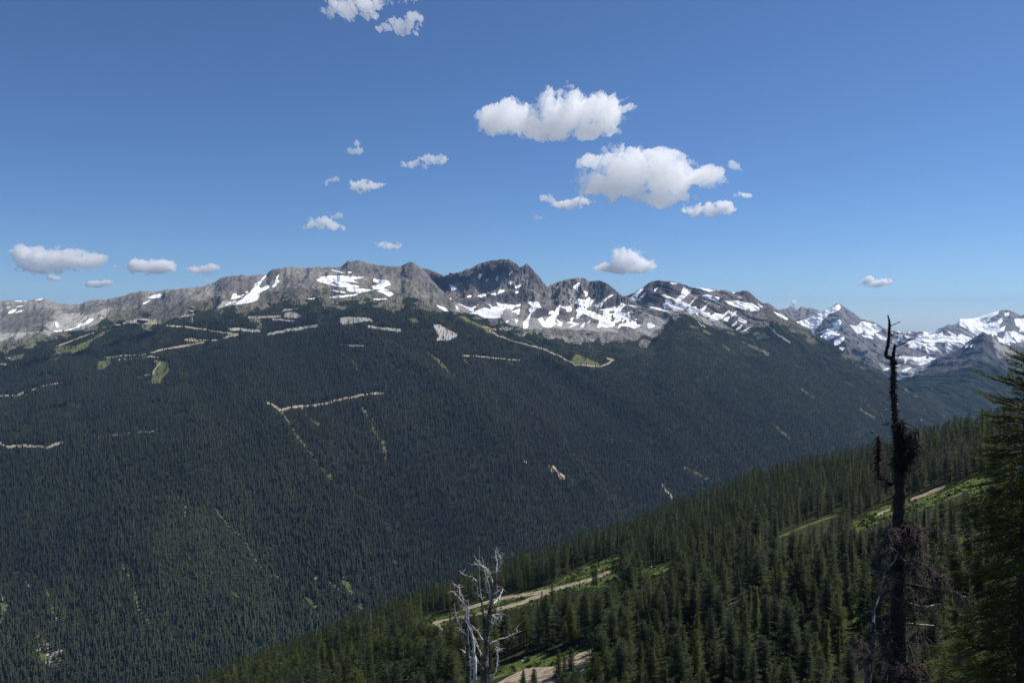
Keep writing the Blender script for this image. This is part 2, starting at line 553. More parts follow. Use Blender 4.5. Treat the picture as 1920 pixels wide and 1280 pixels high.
ROAD_L = [
    (c8([(680,300),(840,310),(1000,330),(1200,360),(1330,385),(1480,400)]), 4), (c8([(1320,440),(1400,415),(1480,405)]), 5),
    (c8([(870,465),(1000,470),(1090,465),(1250,465)]), 3.5), (c8([(400,630),(500,605),(560,590),(700,555),(830,535),(1000,505),(1090,490)]), 4.5),
    (c8([(0,660),(130,645),(250,635),(400,630)]), 3.5), (c8([(110,690),(350,668),(480,650),(580,655)]), 3.2),
    (c8([(520,840),(560,750),(600,720)]), 3.5), (c8([(360,890),(500,840)]), 2.4), (c8([(850,200),(980,175)]), 3.5),
    (c8([(1600,215),(1920,205)]), 3),
    (c7([(630,660),(830,580),(970,530),(1050,500)]), 3.2), (c7([(630,710),(690,750)]), 2.5), (c7([(70,780),(160,805)]), 2.5),
    (c7([(0,855),(100,855)]), 3), (c7([(1500,350),(1750,360)]), 4),
    (r1([(-60,940),(0,935),(90,935),(160,905),(190,900),(250,880),(350,860)]), 3.8),
    (r1([(-80,1170),(0,1200),(50,1225),(100,1215),(230,1220),(270,1225),(350,1195)]), 6.5),
    (r1([(540,1170),(620,1160),(720,1145),(840,1135),(900,1125)]), 2.4),
    (r1([(1500,970),(1530,985),(1575,1015),(1650,1000),(1740,990),(1810,985),(1920,955)]), 5.5), (r2([(-10,958),(60,942),(160,925),(230,920)]), 5),
    (r2([(0,650),(140,655)]), 3), (r2([(680,708),(800,715),(900,725),(1000,735)]), 3.2),
    (r2([(830,565),(880,595),(960,625),(1050,650),(1130,670),(1230,715),(1310,755)]), 3),
    (r2([(1310,762),(1380,765),(1460,770),(1510,750),(1530,735),(1500,722)]), 3.5),
    (r5([(1170,50),(1190,90)]), 3.5), (r5([(1195,60),(1215,100),(1235,130)]), 4), (r5([(1225,95),(1262,122)]), 4), (r5([(1240,110),(1255,130)]), 4), (r5([(1800,155),(1815,185)]), 3), (r5([(1820,190),(1845,215),(1862,237)]), 4), (r3([(20,1330),(40,1350)]), 2), (r5([(1035,30),(1045,40)]), 3),
    (r2([(800,545),(870,565)]), 2.5), (c7([(1150,785),(1330,770)]), 3),
]
LIGHT_WOOD = [r4([(960,200),(1080,280),(1240,300),(1400,500),(1530,720),(1560,850),(1300,800),(900,700),(850,500)]),
              r4([(0,800),(400,700),(900,700),(1500,850),(1900,800),(1900,1000),(1200,1100),(700,1290),(0,1290)])]

TREELINE = curve([(-300,650),(0,652),(60,645),(90,630),(130,626),(165,612),(190,600),(240,603),(300,603),(340,592),(400,582),(440,572),(520,566),(600,562),(640,566),(700,566),(760,572),(800,580),
                  (850,588),(900,590),(960,606),(1010,620),(1060,632),(1110,636),(1190,640),(1228,632),(1242,610),(1246,588),(1270,584),(1310,598),(1350,606),(1390,620),
                  (1430,626),(1448,606),(1500,626),(1560,642),(1600,664),(1700,728),(1800,790),(2300,900)])


def warp(px, py):
    return px + 3.6 * fbm(px / 9.0, py / 9.0, 4, 211, 0.6), py + 1.7 * fbm(px / 7.0, py / 7.0, 4, 223, 0.6)


def masks(px, py):
    r = {}
    px, py = warp(px, py)
    brk = sstep(-0.35, 0.05, fbm(px / 7.0, py / 7.0, 3, 201))
    r["road"] = np.maximum(line_field(px, py, [(a_, b_ * 0.68) for a_, b_ in ROAD_L], 0.8), poly_field(px, py, GRAVEL, 1.2))
    r["meadow"] = np.maximum(poly_field(px, py, MEADOW, 1.2), line_field(px, py, MEADOW_L, 1.2))
    r["scree"] = np.maximum(np.maximum(poly_field(px, py, SCREE, 7.0), poly_field(px, py, PALE, 1.5)), line_field(px, py, PALE_L, 1.0))
    sp = np.maximum(line_field(px, py, SPARSE_L, 3.0), poly_field(px, py, SPARSE, 4.0))
    r["meadow"] = np.maximum(r["meadow"], 0.85 * sp * brk)
    r["scree"] = np.maximum(r["scree"], 0.50 * sp * (1 - brk) + 0.15 * sp)
    r["turf"] = sstep(-46, -2, py - TREELINE(px)) * (1 - sstep(870, 930, px) * (1 - sstep(1400, 1450, px)))
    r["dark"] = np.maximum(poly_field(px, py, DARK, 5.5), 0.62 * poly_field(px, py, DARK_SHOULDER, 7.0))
    r["wood"] = sstep(-8, 10, py - TREELINE(px) + 34 * fbm(px / 26.0, py / 14.0, 4, 231, 0.6))
    return r


# ------------------------------------------------------------------ materials of the land
def mountain_material(name, snow_lo=0.34, rock=(0.085, 0.08, 0.08), rock2=(0.27, 0.25, 0.22)):
    m = NT(name)
    n_big = m.noise(0.004, 5, 0.6)
    n_mid = m.noise(0.02, 8, 0.68)
    n_fine = m.noise(0.11, 8, 0.75)
    mp = m.n("ShaderNodeMapping")
    mp.inputs["Scale"].default_value = (1.0, 0.28, 0.28)
    mp.inputs["Rotation"].default_value = (0, 0, 0.35)
    m.l(m.tc, mp.inputs["Vector"])
    n_str = m.noise(0.035, 7, 0.7, vec=mp.outputs[0])
    col = m.mix(m.step(m.math('ADD', m.math('MULTIPLY', n_str, 0.6), m.math('MULTIPLY', n_fine, 0.4)), 0.40, 0.60), rock, rock2)
    tund = m.math('MULTIPLY', m.step(n_big, 0.47, 0.6), m.step(n_fine, 0.4, 0.6))
    col = m.mix(m.math('MULTIPLY', tund, m.attr("grassy")), col, (0.13, 0.12, 0.065))
    tf = m.step(m.math('ADD', m.attr("turf"), m.math('MULTIPLY', m.math('SUBTRACT', n_mid, 0.5), 1.6)), 0.35, 0.75)
    col = m.mix(m.math('MULTIPLY', tf, 0.55), col, m.mix(m.step(n_fine, 0.4, 0.6), (0.05, 0.055, 0.026), (0.13, 0.125, 0.06)))
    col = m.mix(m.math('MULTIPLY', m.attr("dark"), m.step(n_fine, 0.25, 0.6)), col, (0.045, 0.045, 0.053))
    scree = m.mix(m.step(n_fine, 0.35, 0.65), (0.30, 0.295, 0.275), (0.40, 0.39, 0.36))
    e = m.math('ADD', m.attr("scree"), m.math('MULTIPLY', m.math('SUBTRACT', n_mid, 0.5), 0.9))
    col = m.mix(m.step(e, 0.4, 0.62), col, scree)
    wood = m.mix(m.step(n_mid, 0.4, 0.62), (0.012, 0.018, 0.009), (0.030, 0.036, 0.015))
    e = m.math('ADD', m.attr("wood"), m.math('MULTIPLY', m.math('SUBTRACT', n_mid, 0.5), 1.0))
    inv = m.math('SUBTRACT', 1.0, m.step(m.attr("scree"), 0.3, 0.6))
    col = m.mix(m.math('MULTIPLY', m.step(e, 0.42, 0.6), inv), col, wood)
    mead = m.mix(m.step(n_fine, 0.35, 0.65), (0.085, 0.115, 0.035), (0.16, 0.155, 0.06))
    e = m.math('ADD', m.attr("meadow"), m.math('MULTIPLY', m.math('SUBTRACT', n_mid, 0.5), 0.6))
    col = m.mix(m.step(e, 0.38, 0.6), col, mead)
    road = m.mix(m.step(n_fine, 0.35, 0.65), (0.30, 0.25, 0.185), (0.46, 0.39, 0.29))
    e = m.math('ADD', m.attr("road"), m.math('MULTIPLY', m.math('SUBTRACT', n_mid, 0.5), 0.7))
    col = m.mix(m.step(e, 0.36, 0.55), col, road)
    e = m.math('ADD', m.attr("snow"), m.math('MULTIPLY', m.math('SUBTRACT', n_mid, 0.5), 0.9))
    e = m.math('ADD', e, m.math('MULTIPLY', m.math('SUBTRACT', n_fine, 0.5), 0.6))
    sn = m.step(e, snow_lo, snow_lo + 0.12)
    col = m.mix(sn, col, (0.92, 0.93, 0.94))
    bmp = m.math('ADD', m.math('ADD', m.math('MULTIPLY', n_mid, 8.0), m.math('MULTIPLY', n_str, 18.0)), m.math('MULTIPLY', n_fine, 7.0))
    rockiness = m.math('SUBTRACT', 1.0, m.math('MULTIPLY', sn, 0.85))
    b = m.bsdf(col, 0.95, 0.1, bump=m.math('MULTIPLY', bmp, rockiness), bstr=0.9, bdist=1.0)
    return m.done(b)


def build_mountain(name, x0, x1, step, rows, seg, crest_row, noise_fn, mat, snow, seed=0, snow_soft=2.2, grassy=0.0, speck=None, label=None, woodline=None, smooth_cols=6, jag=2.2):
    """a mountain as a height field in (bearing, distance); rows = list of (height curve in px, distance curve)"""
    pxs = np.arange(x0, x1 + step, step)
    tx = (pxs - 960.0) / F
    zs = []
    ds = []
    for (cy_, cd) in rows:
        py = cy_(pxs) if callable(cy_) else np.full(pxs.shape, float(cy_))
        D = cd(pxs) if callable(cd) else np.full(pxs.shape, float(cd))
        _, tz = ray(pxs, py)
        zs.append(D * tz)
        ds.append(D)
    Zs, Ds = [], []
    W = []
    for k in range(len(rows) - 1):
        n = seg[k]
        for i in range(n):
            t = i / n
            Ds.append(ds[k] * (1 - t) + ds[k + 1] * t)
            Zs.append(zs[k] * (1 - t) + zs[k + 1] * t)
            W.append(k + t)
    Ds.append(ds[-1])
    Zs.append(zs[-1])
    W.append(len(rows) - 1)
    D = np.array(Ds)
    Z = np.array(Zs)
    W = np.array(W)
    # soften creases along the fall line
    for _ in range(6):
        Z[1:-1] = Z[1:-1] * 0.5 + (Z[:-2] + Z[2:]) * 0.25
    X = D * tx[None, :]
    dz = noise_fn(X, D, W[:, None] + 0 * X) * (1 - 0.5 * np.exp(-((W - crest_row) / 0.10) ** 2))[:, None]
    Z = Z + dz
    # keep the crest where it stands
    target = ray(pxs, rows[crest_row][0](pxs))[1]
    # a little jaggedness of the crest itself
    target = target + (fbm(pxs / 9.0, pxs * 0 + seed, 5, seed, 0.65) * jag) / F
    w = np.clip(W / crest_row, 0, 1)[:, None] ** 2
    for _ in range(3):
        el = Z / D
        k0 = np.argmax(el, axis=0)
        mx = el[k0, np.arange(len(pxs))]
        corr = (target - mx) * D[k0, np.arange(len(pxs))]
        for _i in range(smooth_cols):
            corr = np.convolve(np.pad(corr, 1, mode='edge'), [0.25, 0.5, 0.25], mode='valid')
        Z = Z + w * corr[None, :]
    nr, nc = X.shape
    PX, PY = pix(X, D, Z)
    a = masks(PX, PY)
    if woodline is not None:
        a['wood'] = sstep(-8, 14, PY - woodline(PX))
    s = poly_field(PX, PY, snow, snow_soft)
    if speck is not None:
        s = np.maximum(s, speck(PX, PY, X, D))
    a["snow"] = s
    a["grassy"] = np.full(X.shape, 1.0) * (grassy(PX, PY) if callable(grassy) else grassy)
    idx = np.arange(nr * nc).reshape(nr, nc)
    f = np.stack([idx[:-1, :-1], idx[:-1, 1:], idx[1:, 1:], idx[1:, :-1]], -1).reshape(-1, 4)
    v = np.stack([X, D, Z], -1).reshape(-1, 3)
    me = mesh_np(name, v, f, 4, {k: q for k, q in a.items()}, smooth=True)
    o = link(name, me, mat, kind='structure', label=label)
    return dict(X=X, D=D, Z=Z, px=pxs, tx=tx, obj=o)


def sample(g, tx, Y):
    """height of mountain g at bearing tx, distance Y (arrays)"""
    ci = (tx - g['tx'][0]) / (g['tx'][1] - g['tx'][0])
    c = np.clip(np.round(ci).astype(int), 0, len(g['tx']) - 1)
    D = g['D']
    lo = np.zeros(c.shape, int)
    hi = np.full(c.shape, D.shape[0] - 1)
    for _ in range(14):
        mid = (lo + hi) // 2
        m = D[mid, c] < Y
        lo = np.where(m, mid, lo)
        hi = np.where(m, hi, mid)
    d0 = D[lo, c]
    d1 = D[hi, c]
    t = np.clip((Y - d0) / np.maximum(d1 - d0, 1e-6), 0, 1)
    return g['Z'][lo, c] * (1 - t) + g['Z'][hi, c] * t


# ------------------------------------------------------------------ the mountains
CREST_SHOULDER = curve([(-300,575),(-80,568),(0,566),(15,562),(50,564),(58,563),(83,558),(95,562),(107,568),(133,571),(150,571),(160,565),(175,562),(200,561),(225,556),(242,551),(263,546),(283,547),(300,545),(317,542),(340,541),(360,539),(378,538),
    (390,534),(404,528),(417,520),(433,517),(453,515),(467,518),(475,515),(500,514),(513,504),(523,502.5),(550,500.5),(570,503),(597,501),(610,501.5),(640,500),(653,489),(673,488),(690,493),(717,498),(725,498),(752,500),(758,495),(768,491),(778,493),(787,499),
    (800,513),(817,532),(833,548),(845,563),(853,578),(880,592),(920,600),(960,614),(1000,622),(1060,630),(1120,636),(1170,640),(1200,641),(1222,636),(1236,622),(1250,604),(1262,594),(1277,593),(1310,608),(1343,616),(1377,625),(1400,632),(1430,640),(1480,650),(1530,668),(1600,702),(1680,748),(1760,795),(2100,900)])
CREST_PEAK = curve([(640,600),(700,560),(740,530),(775,512),(790,502),(803,505),(817,509),(833,517.5),(845,513),(860,510),(875,504),(883,503),(900,494),(920,488),(935,487),(945,485),(955,487),(968,494),(974,500),(979,500),(987,493.5),(995,500),(1003,510),(1012,520),(1020,531),(1027,536),
    (1040,530),(1060,524),(1075,522),(1085,520.5),(1095,522),(1105,528),(1117,526),(1125,526),(1140,532),(1155,545),(1168,556),(1180,563),(1200,569),(1240,583),(1262,590),(1300,606),(1340,630)])
CREST_RIDGE = curve([(1100,620),(1140,575),(1160,560),(1170,555),(1185,550),(1188,550),(1207,537),(1217,530),(1227,526),(1253,526.5),(1277,532),(1298,538),(1320,540),(1343,544),(1360,544),(1373,548),(1390,545),(1400,545),(1410,552),(1423,563),(1430,567.5),(1440,568),(1457,579),(1480,598),
    (1507,613),(1527,628),(1557,643),(1573,653),(1598,670),(1647,698),(1668,707),(1682,717),(1710,735),(1740,752),(1770,775),(1800,800),(2000,880)])
CREST_GREY = curve([(1400,610),(1440,590),(1458,580),(1487,577),(1497,580),(1502,574),(1512,577),(1517,576),(1533,581),(1538,586),(1548,590),(1580,610)])
CREST_PYRAMID = curve([(1440,640),(1490,603),(1512,598),(1530,588),(1548,582),(1557,576),(1567,570),(1573,568),(1583,576),(1598,586),(1613,597),(1637,603),(1653,612),(1663,617),(1687,622),(1702,620),(1730,622),(1743,623),(1764,615),(1771,612),(1777,608),(1795,608),(1808,615),(1821,622),(1828,628),(1850,645),(1900,660)])
CREST_GLACIER = curve([(1700,660),(1760,628),(1780,617),(1792,607),(1799,598),(1815,597),(1835,595),(1851,590),(1873,582),(1881,580),(1888,580.5),(1894,583),(1905,587.5),(1914,592),(1920,590),(1950,585),(1990,600),(2060,605)])
CREST_SPUR = curve([(1640,740),(1676,712),(1713,701),(1722,691),(1733,684),(1742,678),(1760,671),(1780,663),(1793,657),(1803,652),(1816,641),(1828,630),(1834,628),(1844,622),(1850,625),(1856,628),(1873,640),(1890,646),(1920,651),(1960,655),(2060,650)])


def nz_shoulder(X, Y, W):
    # row index: 0 valley, 1 mid forest, 2 treeline, 3 crest, 4 back
    alp = sstep(1.7, 2.3, W)
    wv = 90 * fbm(X / 500, Y / 500, 2, 8)
    gul = ridged((X + 0.55 * Y + wv) / 520.0, Y / 1900.0, 3, 3, 0.55) * 46 + fbm((X + 0.5 * Y) / 130.0, Y / 300.0, 3, 5) * 10
    gul = gul * sstep(0.0, 0.6, W)
    rock = (ridged((X + 0.12 * Y + 60 * fbm(X / 300, Y / 300, 2, 17)) / 210.0, Y / 800.0, 7, 9, 0.58) * 32 + fbm(X / 700.0, Y / 500.0, 3, 6) * 26
            + ridged((X + 0.3 * Y) / 60.0, Y / 240.0, 4, 13, 0.62) * 9)
    return gul * (1 - alp) + rock * alp


def nz_peak(X, Y, W):
    a = ridged((X - 0.15 * Y) / 150.0, Y / 420.0, 7, 21, 0.62) * 78 + ridged((X + 0.35 * Y) / 55.0, Y / 160.0, 4, 25, 0.65) * 14
    st = fbm(X / 260.0, Y / 90.0, 4, 28) * 34        # ledges across the slope
    return (a * sstep(0.6, 2.4, W) + st * sstep(0.3, 1.2, W) * (1 - sstep(2.2, 3, W)) + fbm(X / 700, Y / 600, 3, 23) * 25)


def nz_ridge(X, Y, W):
    a = ridged((X + 0.75 * Y) / 190.0, Y / 700.0, 7, 31, 0.60) * 60
    pl = sstep(1500, 2000, X)
    return a * sstep(0.4, 1.4, W) * (1 - 0.45 * pl) + fbm(X / 500, Y / 500, 3, 33) * 22


def nz_far(seed, amp, sk=0.0, sx=420.0, sy=700.0):
    def f(X, Y, W):
        return ridged((X + sk * Y) / sx, Y / sy, 7, seed, 0.60) * amp
    return f


MAT_MTN = mountain_material("mountain_rock_snow")
MAT_SHOULDER = mountain_material('shoulder_rock', rock=(0.15, 0.145, 0.138), rock2=(0.30, 0.288, 0.262))
MAT_SPUR = mountain_material('spur_rock', rock=(0.045, 0.048, 0.056), rock2=(0.11, 0.11, 0.11))
MAT_FAR = mountain_material("far_mountain_rock_snow", 0.16, rock=(0.13, 0.13, 0.145), rock2=(0.25, 0.24, 0.235))

def grass_shoulder(px, py):
    return 0.95 * sstep(0, 40, py - CREST_SHOULDER(px)) + 0 * px

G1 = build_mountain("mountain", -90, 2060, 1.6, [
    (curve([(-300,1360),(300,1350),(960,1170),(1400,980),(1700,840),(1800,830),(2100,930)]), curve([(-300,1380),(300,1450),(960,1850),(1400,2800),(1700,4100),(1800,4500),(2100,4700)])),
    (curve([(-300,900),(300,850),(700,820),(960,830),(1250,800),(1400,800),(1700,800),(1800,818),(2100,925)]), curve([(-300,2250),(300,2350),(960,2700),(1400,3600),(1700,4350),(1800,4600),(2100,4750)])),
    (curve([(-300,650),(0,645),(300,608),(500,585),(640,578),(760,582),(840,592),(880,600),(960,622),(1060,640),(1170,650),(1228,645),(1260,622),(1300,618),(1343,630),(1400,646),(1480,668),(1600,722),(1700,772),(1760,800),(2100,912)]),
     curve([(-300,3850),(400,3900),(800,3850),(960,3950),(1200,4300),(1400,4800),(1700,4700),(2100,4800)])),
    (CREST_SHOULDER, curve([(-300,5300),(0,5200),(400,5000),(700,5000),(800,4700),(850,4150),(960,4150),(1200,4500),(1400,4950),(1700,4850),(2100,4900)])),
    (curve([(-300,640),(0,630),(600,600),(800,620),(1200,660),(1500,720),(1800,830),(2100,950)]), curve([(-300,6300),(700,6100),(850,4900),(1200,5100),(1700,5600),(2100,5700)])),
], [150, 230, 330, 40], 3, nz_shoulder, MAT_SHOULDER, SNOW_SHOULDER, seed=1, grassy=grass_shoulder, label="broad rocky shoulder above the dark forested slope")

speckM = lambda PX, PY, X, Y: 0.62 * sstep(560, 575, PY) * (1 - sstep(610, 622, PY)) * sstep(860, 880, PX) * sstep(0.16, 0.34, fbm((X - 0.3 * Y) / 60, Y / 260, 4, 97))
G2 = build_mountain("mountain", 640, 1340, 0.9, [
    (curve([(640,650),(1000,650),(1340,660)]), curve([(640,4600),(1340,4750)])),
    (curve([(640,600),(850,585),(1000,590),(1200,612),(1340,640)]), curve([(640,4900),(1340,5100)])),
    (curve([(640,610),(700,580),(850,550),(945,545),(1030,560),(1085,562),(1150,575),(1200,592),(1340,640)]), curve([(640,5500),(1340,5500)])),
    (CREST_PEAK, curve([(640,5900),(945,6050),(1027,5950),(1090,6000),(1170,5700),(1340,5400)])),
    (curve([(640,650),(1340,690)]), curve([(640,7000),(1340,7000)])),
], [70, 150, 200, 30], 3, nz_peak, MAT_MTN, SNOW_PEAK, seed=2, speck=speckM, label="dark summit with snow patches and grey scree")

speckL = lambda PX, PY, X, Y: 0.6 * sstep(1190, 1210, PX) * (1 - sstep(1380, 1410, PX)) * sstep(4, 14, PY - CREST_RIDGE(PX)) * (1 - sstep(40, 55, PY - CREST_RIDGE(PX))) * sstep(0.14, 0.32, fbm((X + 0.8 * Y) / 50, Y / 300, 4, 107))
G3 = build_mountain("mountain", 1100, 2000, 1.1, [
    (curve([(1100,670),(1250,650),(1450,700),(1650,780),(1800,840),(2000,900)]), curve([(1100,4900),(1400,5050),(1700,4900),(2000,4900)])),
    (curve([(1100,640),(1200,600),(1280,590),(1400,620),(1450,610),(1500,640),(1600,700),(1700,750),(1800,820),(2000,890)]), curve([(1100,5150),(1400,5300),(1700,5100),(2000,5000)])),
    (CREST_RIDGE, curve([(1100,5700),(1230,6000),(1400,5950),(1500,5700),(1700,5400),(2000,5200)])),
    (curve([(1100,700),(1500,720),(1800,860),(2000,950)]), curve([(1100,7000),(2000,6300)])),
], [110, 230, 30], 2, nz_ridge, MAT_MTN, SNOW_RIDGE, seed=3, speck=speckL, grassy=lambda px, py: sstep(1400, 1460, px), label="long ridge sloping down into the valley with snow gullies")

G4 = build_mountain("mountain", 1380, 1600, 1.2, [
    (660, 8600), (CREST_GREY, 9800), (680, 11500)], [70, 15], 1, nz_far(41, 90, 0.1, 200, 500), MAT_FAR, [], seed=4, label="small grey rock ridge behind the snowy pyramid")
speckR = lambda PX, PY, X, Y: 0.66 * sstep(1650, 1700, PX) * sstep(612, 628, PY) * (1 - sstep(655, 690, PY)) * sstep(0.02, 0.28, fbm((X + 0.8 * Y) / 160, Y / 420, 4, 77))
G5 = build_mountain("mountain", 1420, 1920, 0.9, [
    (800, 7000),
    (curve([(1420,760),(1600,740),(1700,712),(1800,700),(1920,700)]), 7600),
    (curve([(1420,700),(1573,625),(1660,650),(1800,650),(1920,680)]), 8600),
    (CREST_PYRAMID, curve([(1420,9000),(1573,9400),(1700,9800),(1920,10000)])), (700, 11500)],
    [40, 130, 130, 15], 3, nz_far(51, 85, 0.5, 300, 650), MAT_FAR, SNOW_PYRAMID, seed=5, snow_soft=1.2, speck=speckR, label="snowy pyramid peak at the valley head")
speckG = lambda PX, PY, X, Y: 0.6 * sstep(1840, 1870, PX) * sstep(595, 605, PY) * (1 - sstep(625, 650, PY)) * sstep(0.05, 0.3, fbm((X - 0.6 * Y) / 200, Y / 500, 4, 87))
G6 = build_mountain("mountain", 1680, 2060, 1.0, [
    (curve([(1680,760),(2060,760)]), 8200),
    (curve([(1680,700),(2060,655)]), 9800),
    (CREST_GLACIER, 12000), (690, 14000)], [60, 160, 15], 2, nz_far(61, 95, -0.3, 380, 900), MAT_FAR, SNOW_GLACIER, seed=6, snow_soft=1.2, speck=speckG,
    grassy=0.8, label="glacier covered mountain beyond the dark spur")
G7 = build_mountain("mountain", 1600, 2060, 1.0, [
    (curve([(1600,860),(2060,900)]), 5300),
    (curve([(1600,790),(1700,745),(1830,720),(1900,730),(2060,760)]), 6100),
    (CREST_SPUR, 7100), (760, 8600)], [70, 200, 15], 2, nz_far(71, 62, 0.5, 240, 620), MAT_SPUR, SNOW_SPUR, seed=7, grassy=0.4, woodline=curve([(1600,720),(1676,700),(1750,700),(1800,690),(1850,675),(1900,695),(2060,720)]), label="dark pointed spur between two valleys")
# valley floor, one sheet out to the horizon
n = 60
gx = np.linspace(-18000, 18000, n)
gy = np.linspace(-9000, 19000, n)
GX, GY = np.meshgrid(gx, gy)
GZ = np.full(GX.shape, -960.0)
idx = np.arange(n * n).reshape(n, n)
f = np.stack([idx[:-1, :-1], idx[:-1, 1:], idx[1:, 1:], idx[1:, :-1]], -1).reshape(-1, 4)
m = NT("valley_floor_wood")
nn = m.noise(0.01, 6, 0.6)
MAT_VALLEY = m.done(m.bsdf(m.mix(nn, (0.03, 0.04, 0.022), (0.07, 0.085, 0.04)), 0.95, 0.1))
link("valley_floor", mesh_np("valley_floor", np.stack([GX, GY, GZ], -1).reshape(-1, 3), f, 4), MAT_VALLEY, kind='structure')

# ------------------------------------------------------------------ forest on the far slopes: one mass of small conifers
def foliage_material(name, dark, light, rough=0.75, transl=0.25, scale=1.5, warm=(0.1, 0.1, 0.03), vary=0.45, power=1.0):
    m = NT(name)
    t = m.attr("tint")
    oi = m.n("ShaderNodeObjectInfo").outputs["Random"]
    nn = m.noise(scale, 3, 0.6)
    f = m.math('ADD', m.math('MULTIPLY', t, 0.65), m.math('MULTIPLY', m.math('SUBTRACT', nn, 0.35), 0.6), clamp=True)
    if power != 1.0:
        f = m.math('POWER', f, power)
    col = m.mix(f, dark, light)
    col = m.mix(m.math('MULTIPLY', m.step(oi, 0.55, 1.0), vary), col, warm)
    b = m.bsdf(col, rough, 0.25)
    tr = m.n("ShaderNodeBsdfTranslucent")
    m.l(col, tr.inputs[0])
    mx = m.n("ShaderNodeMixShader")
    mx.inputs[0].default_value = transl
    m.l(b.outputs[0], mx.inputs[1])
    m.l(tr.outputs[0], mx.inputs[2])
    return m.done(mx)


MAT_FARWOOD = foliage_material("far_conifer_foliage", (0.0035, 0.007, 0.0035), (0.046, 0.062, 0.018), scale=0.3, transl=0.15, vary=0.0)


def tree_stack(levels, sides, seed):
    """unit conifer: stacked ragged cones, height 1, radius 1"""
    r = np.random.RandomState(seed)
    V, Fc = [], []
    for k in range(levels):
        z0 = 0.08 + 0.80 * k / levels
        z1 = min(1.0, z0 + 1.25 / levels + 0.12)
        if k == levels - 1:
            z1 = 1.0
        rad = (1 - z0) ** 0.85
        b = len(V)
        V.append((r.uniform(-.05, .05), r.uniform(-.05, .05), z1))
        for s in range(sides):
            a = 2 * math.pi * (s + r.uniform(-.3, .3)) / sides
            q = rad * (1.0 if s % 2 == 0 else 0.62) * r.uniform(0.8, 1.15)
            V.append((q * math.cos(a), q * math.sin(a), z0 + r.uniform(-.05, .03)))
        for s in range(sides):
            Fc.append((b, b + 1 + s, b + 1 + (s + 1) % sides))
    return np.array(V), np.array(Fc)


def forest_mesh(name, x, y, z, h, rad, tint, levels, sides):
    protos = [tree_stack(levels, sides, 100 + i) for i in range(6)]
    n = len(x)
    which = rng.randint(0, 6, n)
    ang = rng.rand(n) * 6.283
    VV, FF, TT = [], [], []
    base = 0
    for k in range(6):
        s = np.where(which == k)[0]
        pv, pf = protos[k]
        ca, sa = np.cos(ang[s])[:, None], np.sin(ang[s])[:, None]
        vx = pv[None, :, 0] * rad[s, None]
        vy = pv[None, :, 1] * rad[s, None]
        lean = (rng.rand(len(s), 2) - .5) * 0.05
        vz = pv[None, :, 2] * h[s, None]
        X = x[s, None] + vx * ca - vy * sa + vz * lean[:, :1]
        Yv = y[s, None] + vx * sa + vy * ca + vz * lean[:, 1:]
        Z = z[s, None] + vz
        VV.append(np.stack([X, Yv, Z], -1).reshape(-1, 3))
        off = base + np.arange(len(s)) * len(pv)
        FF.append((pf[None] + off[:, None, None]).reshape(-1, 3))
        TT.append(np.repeat(tint[s], len(pv)))
        base += len(s) * len(pv)
    return mesh_np(name, np.concatenate(VV), np.concatenate(FF), 3, {"tint": np.concatenate(TT)})


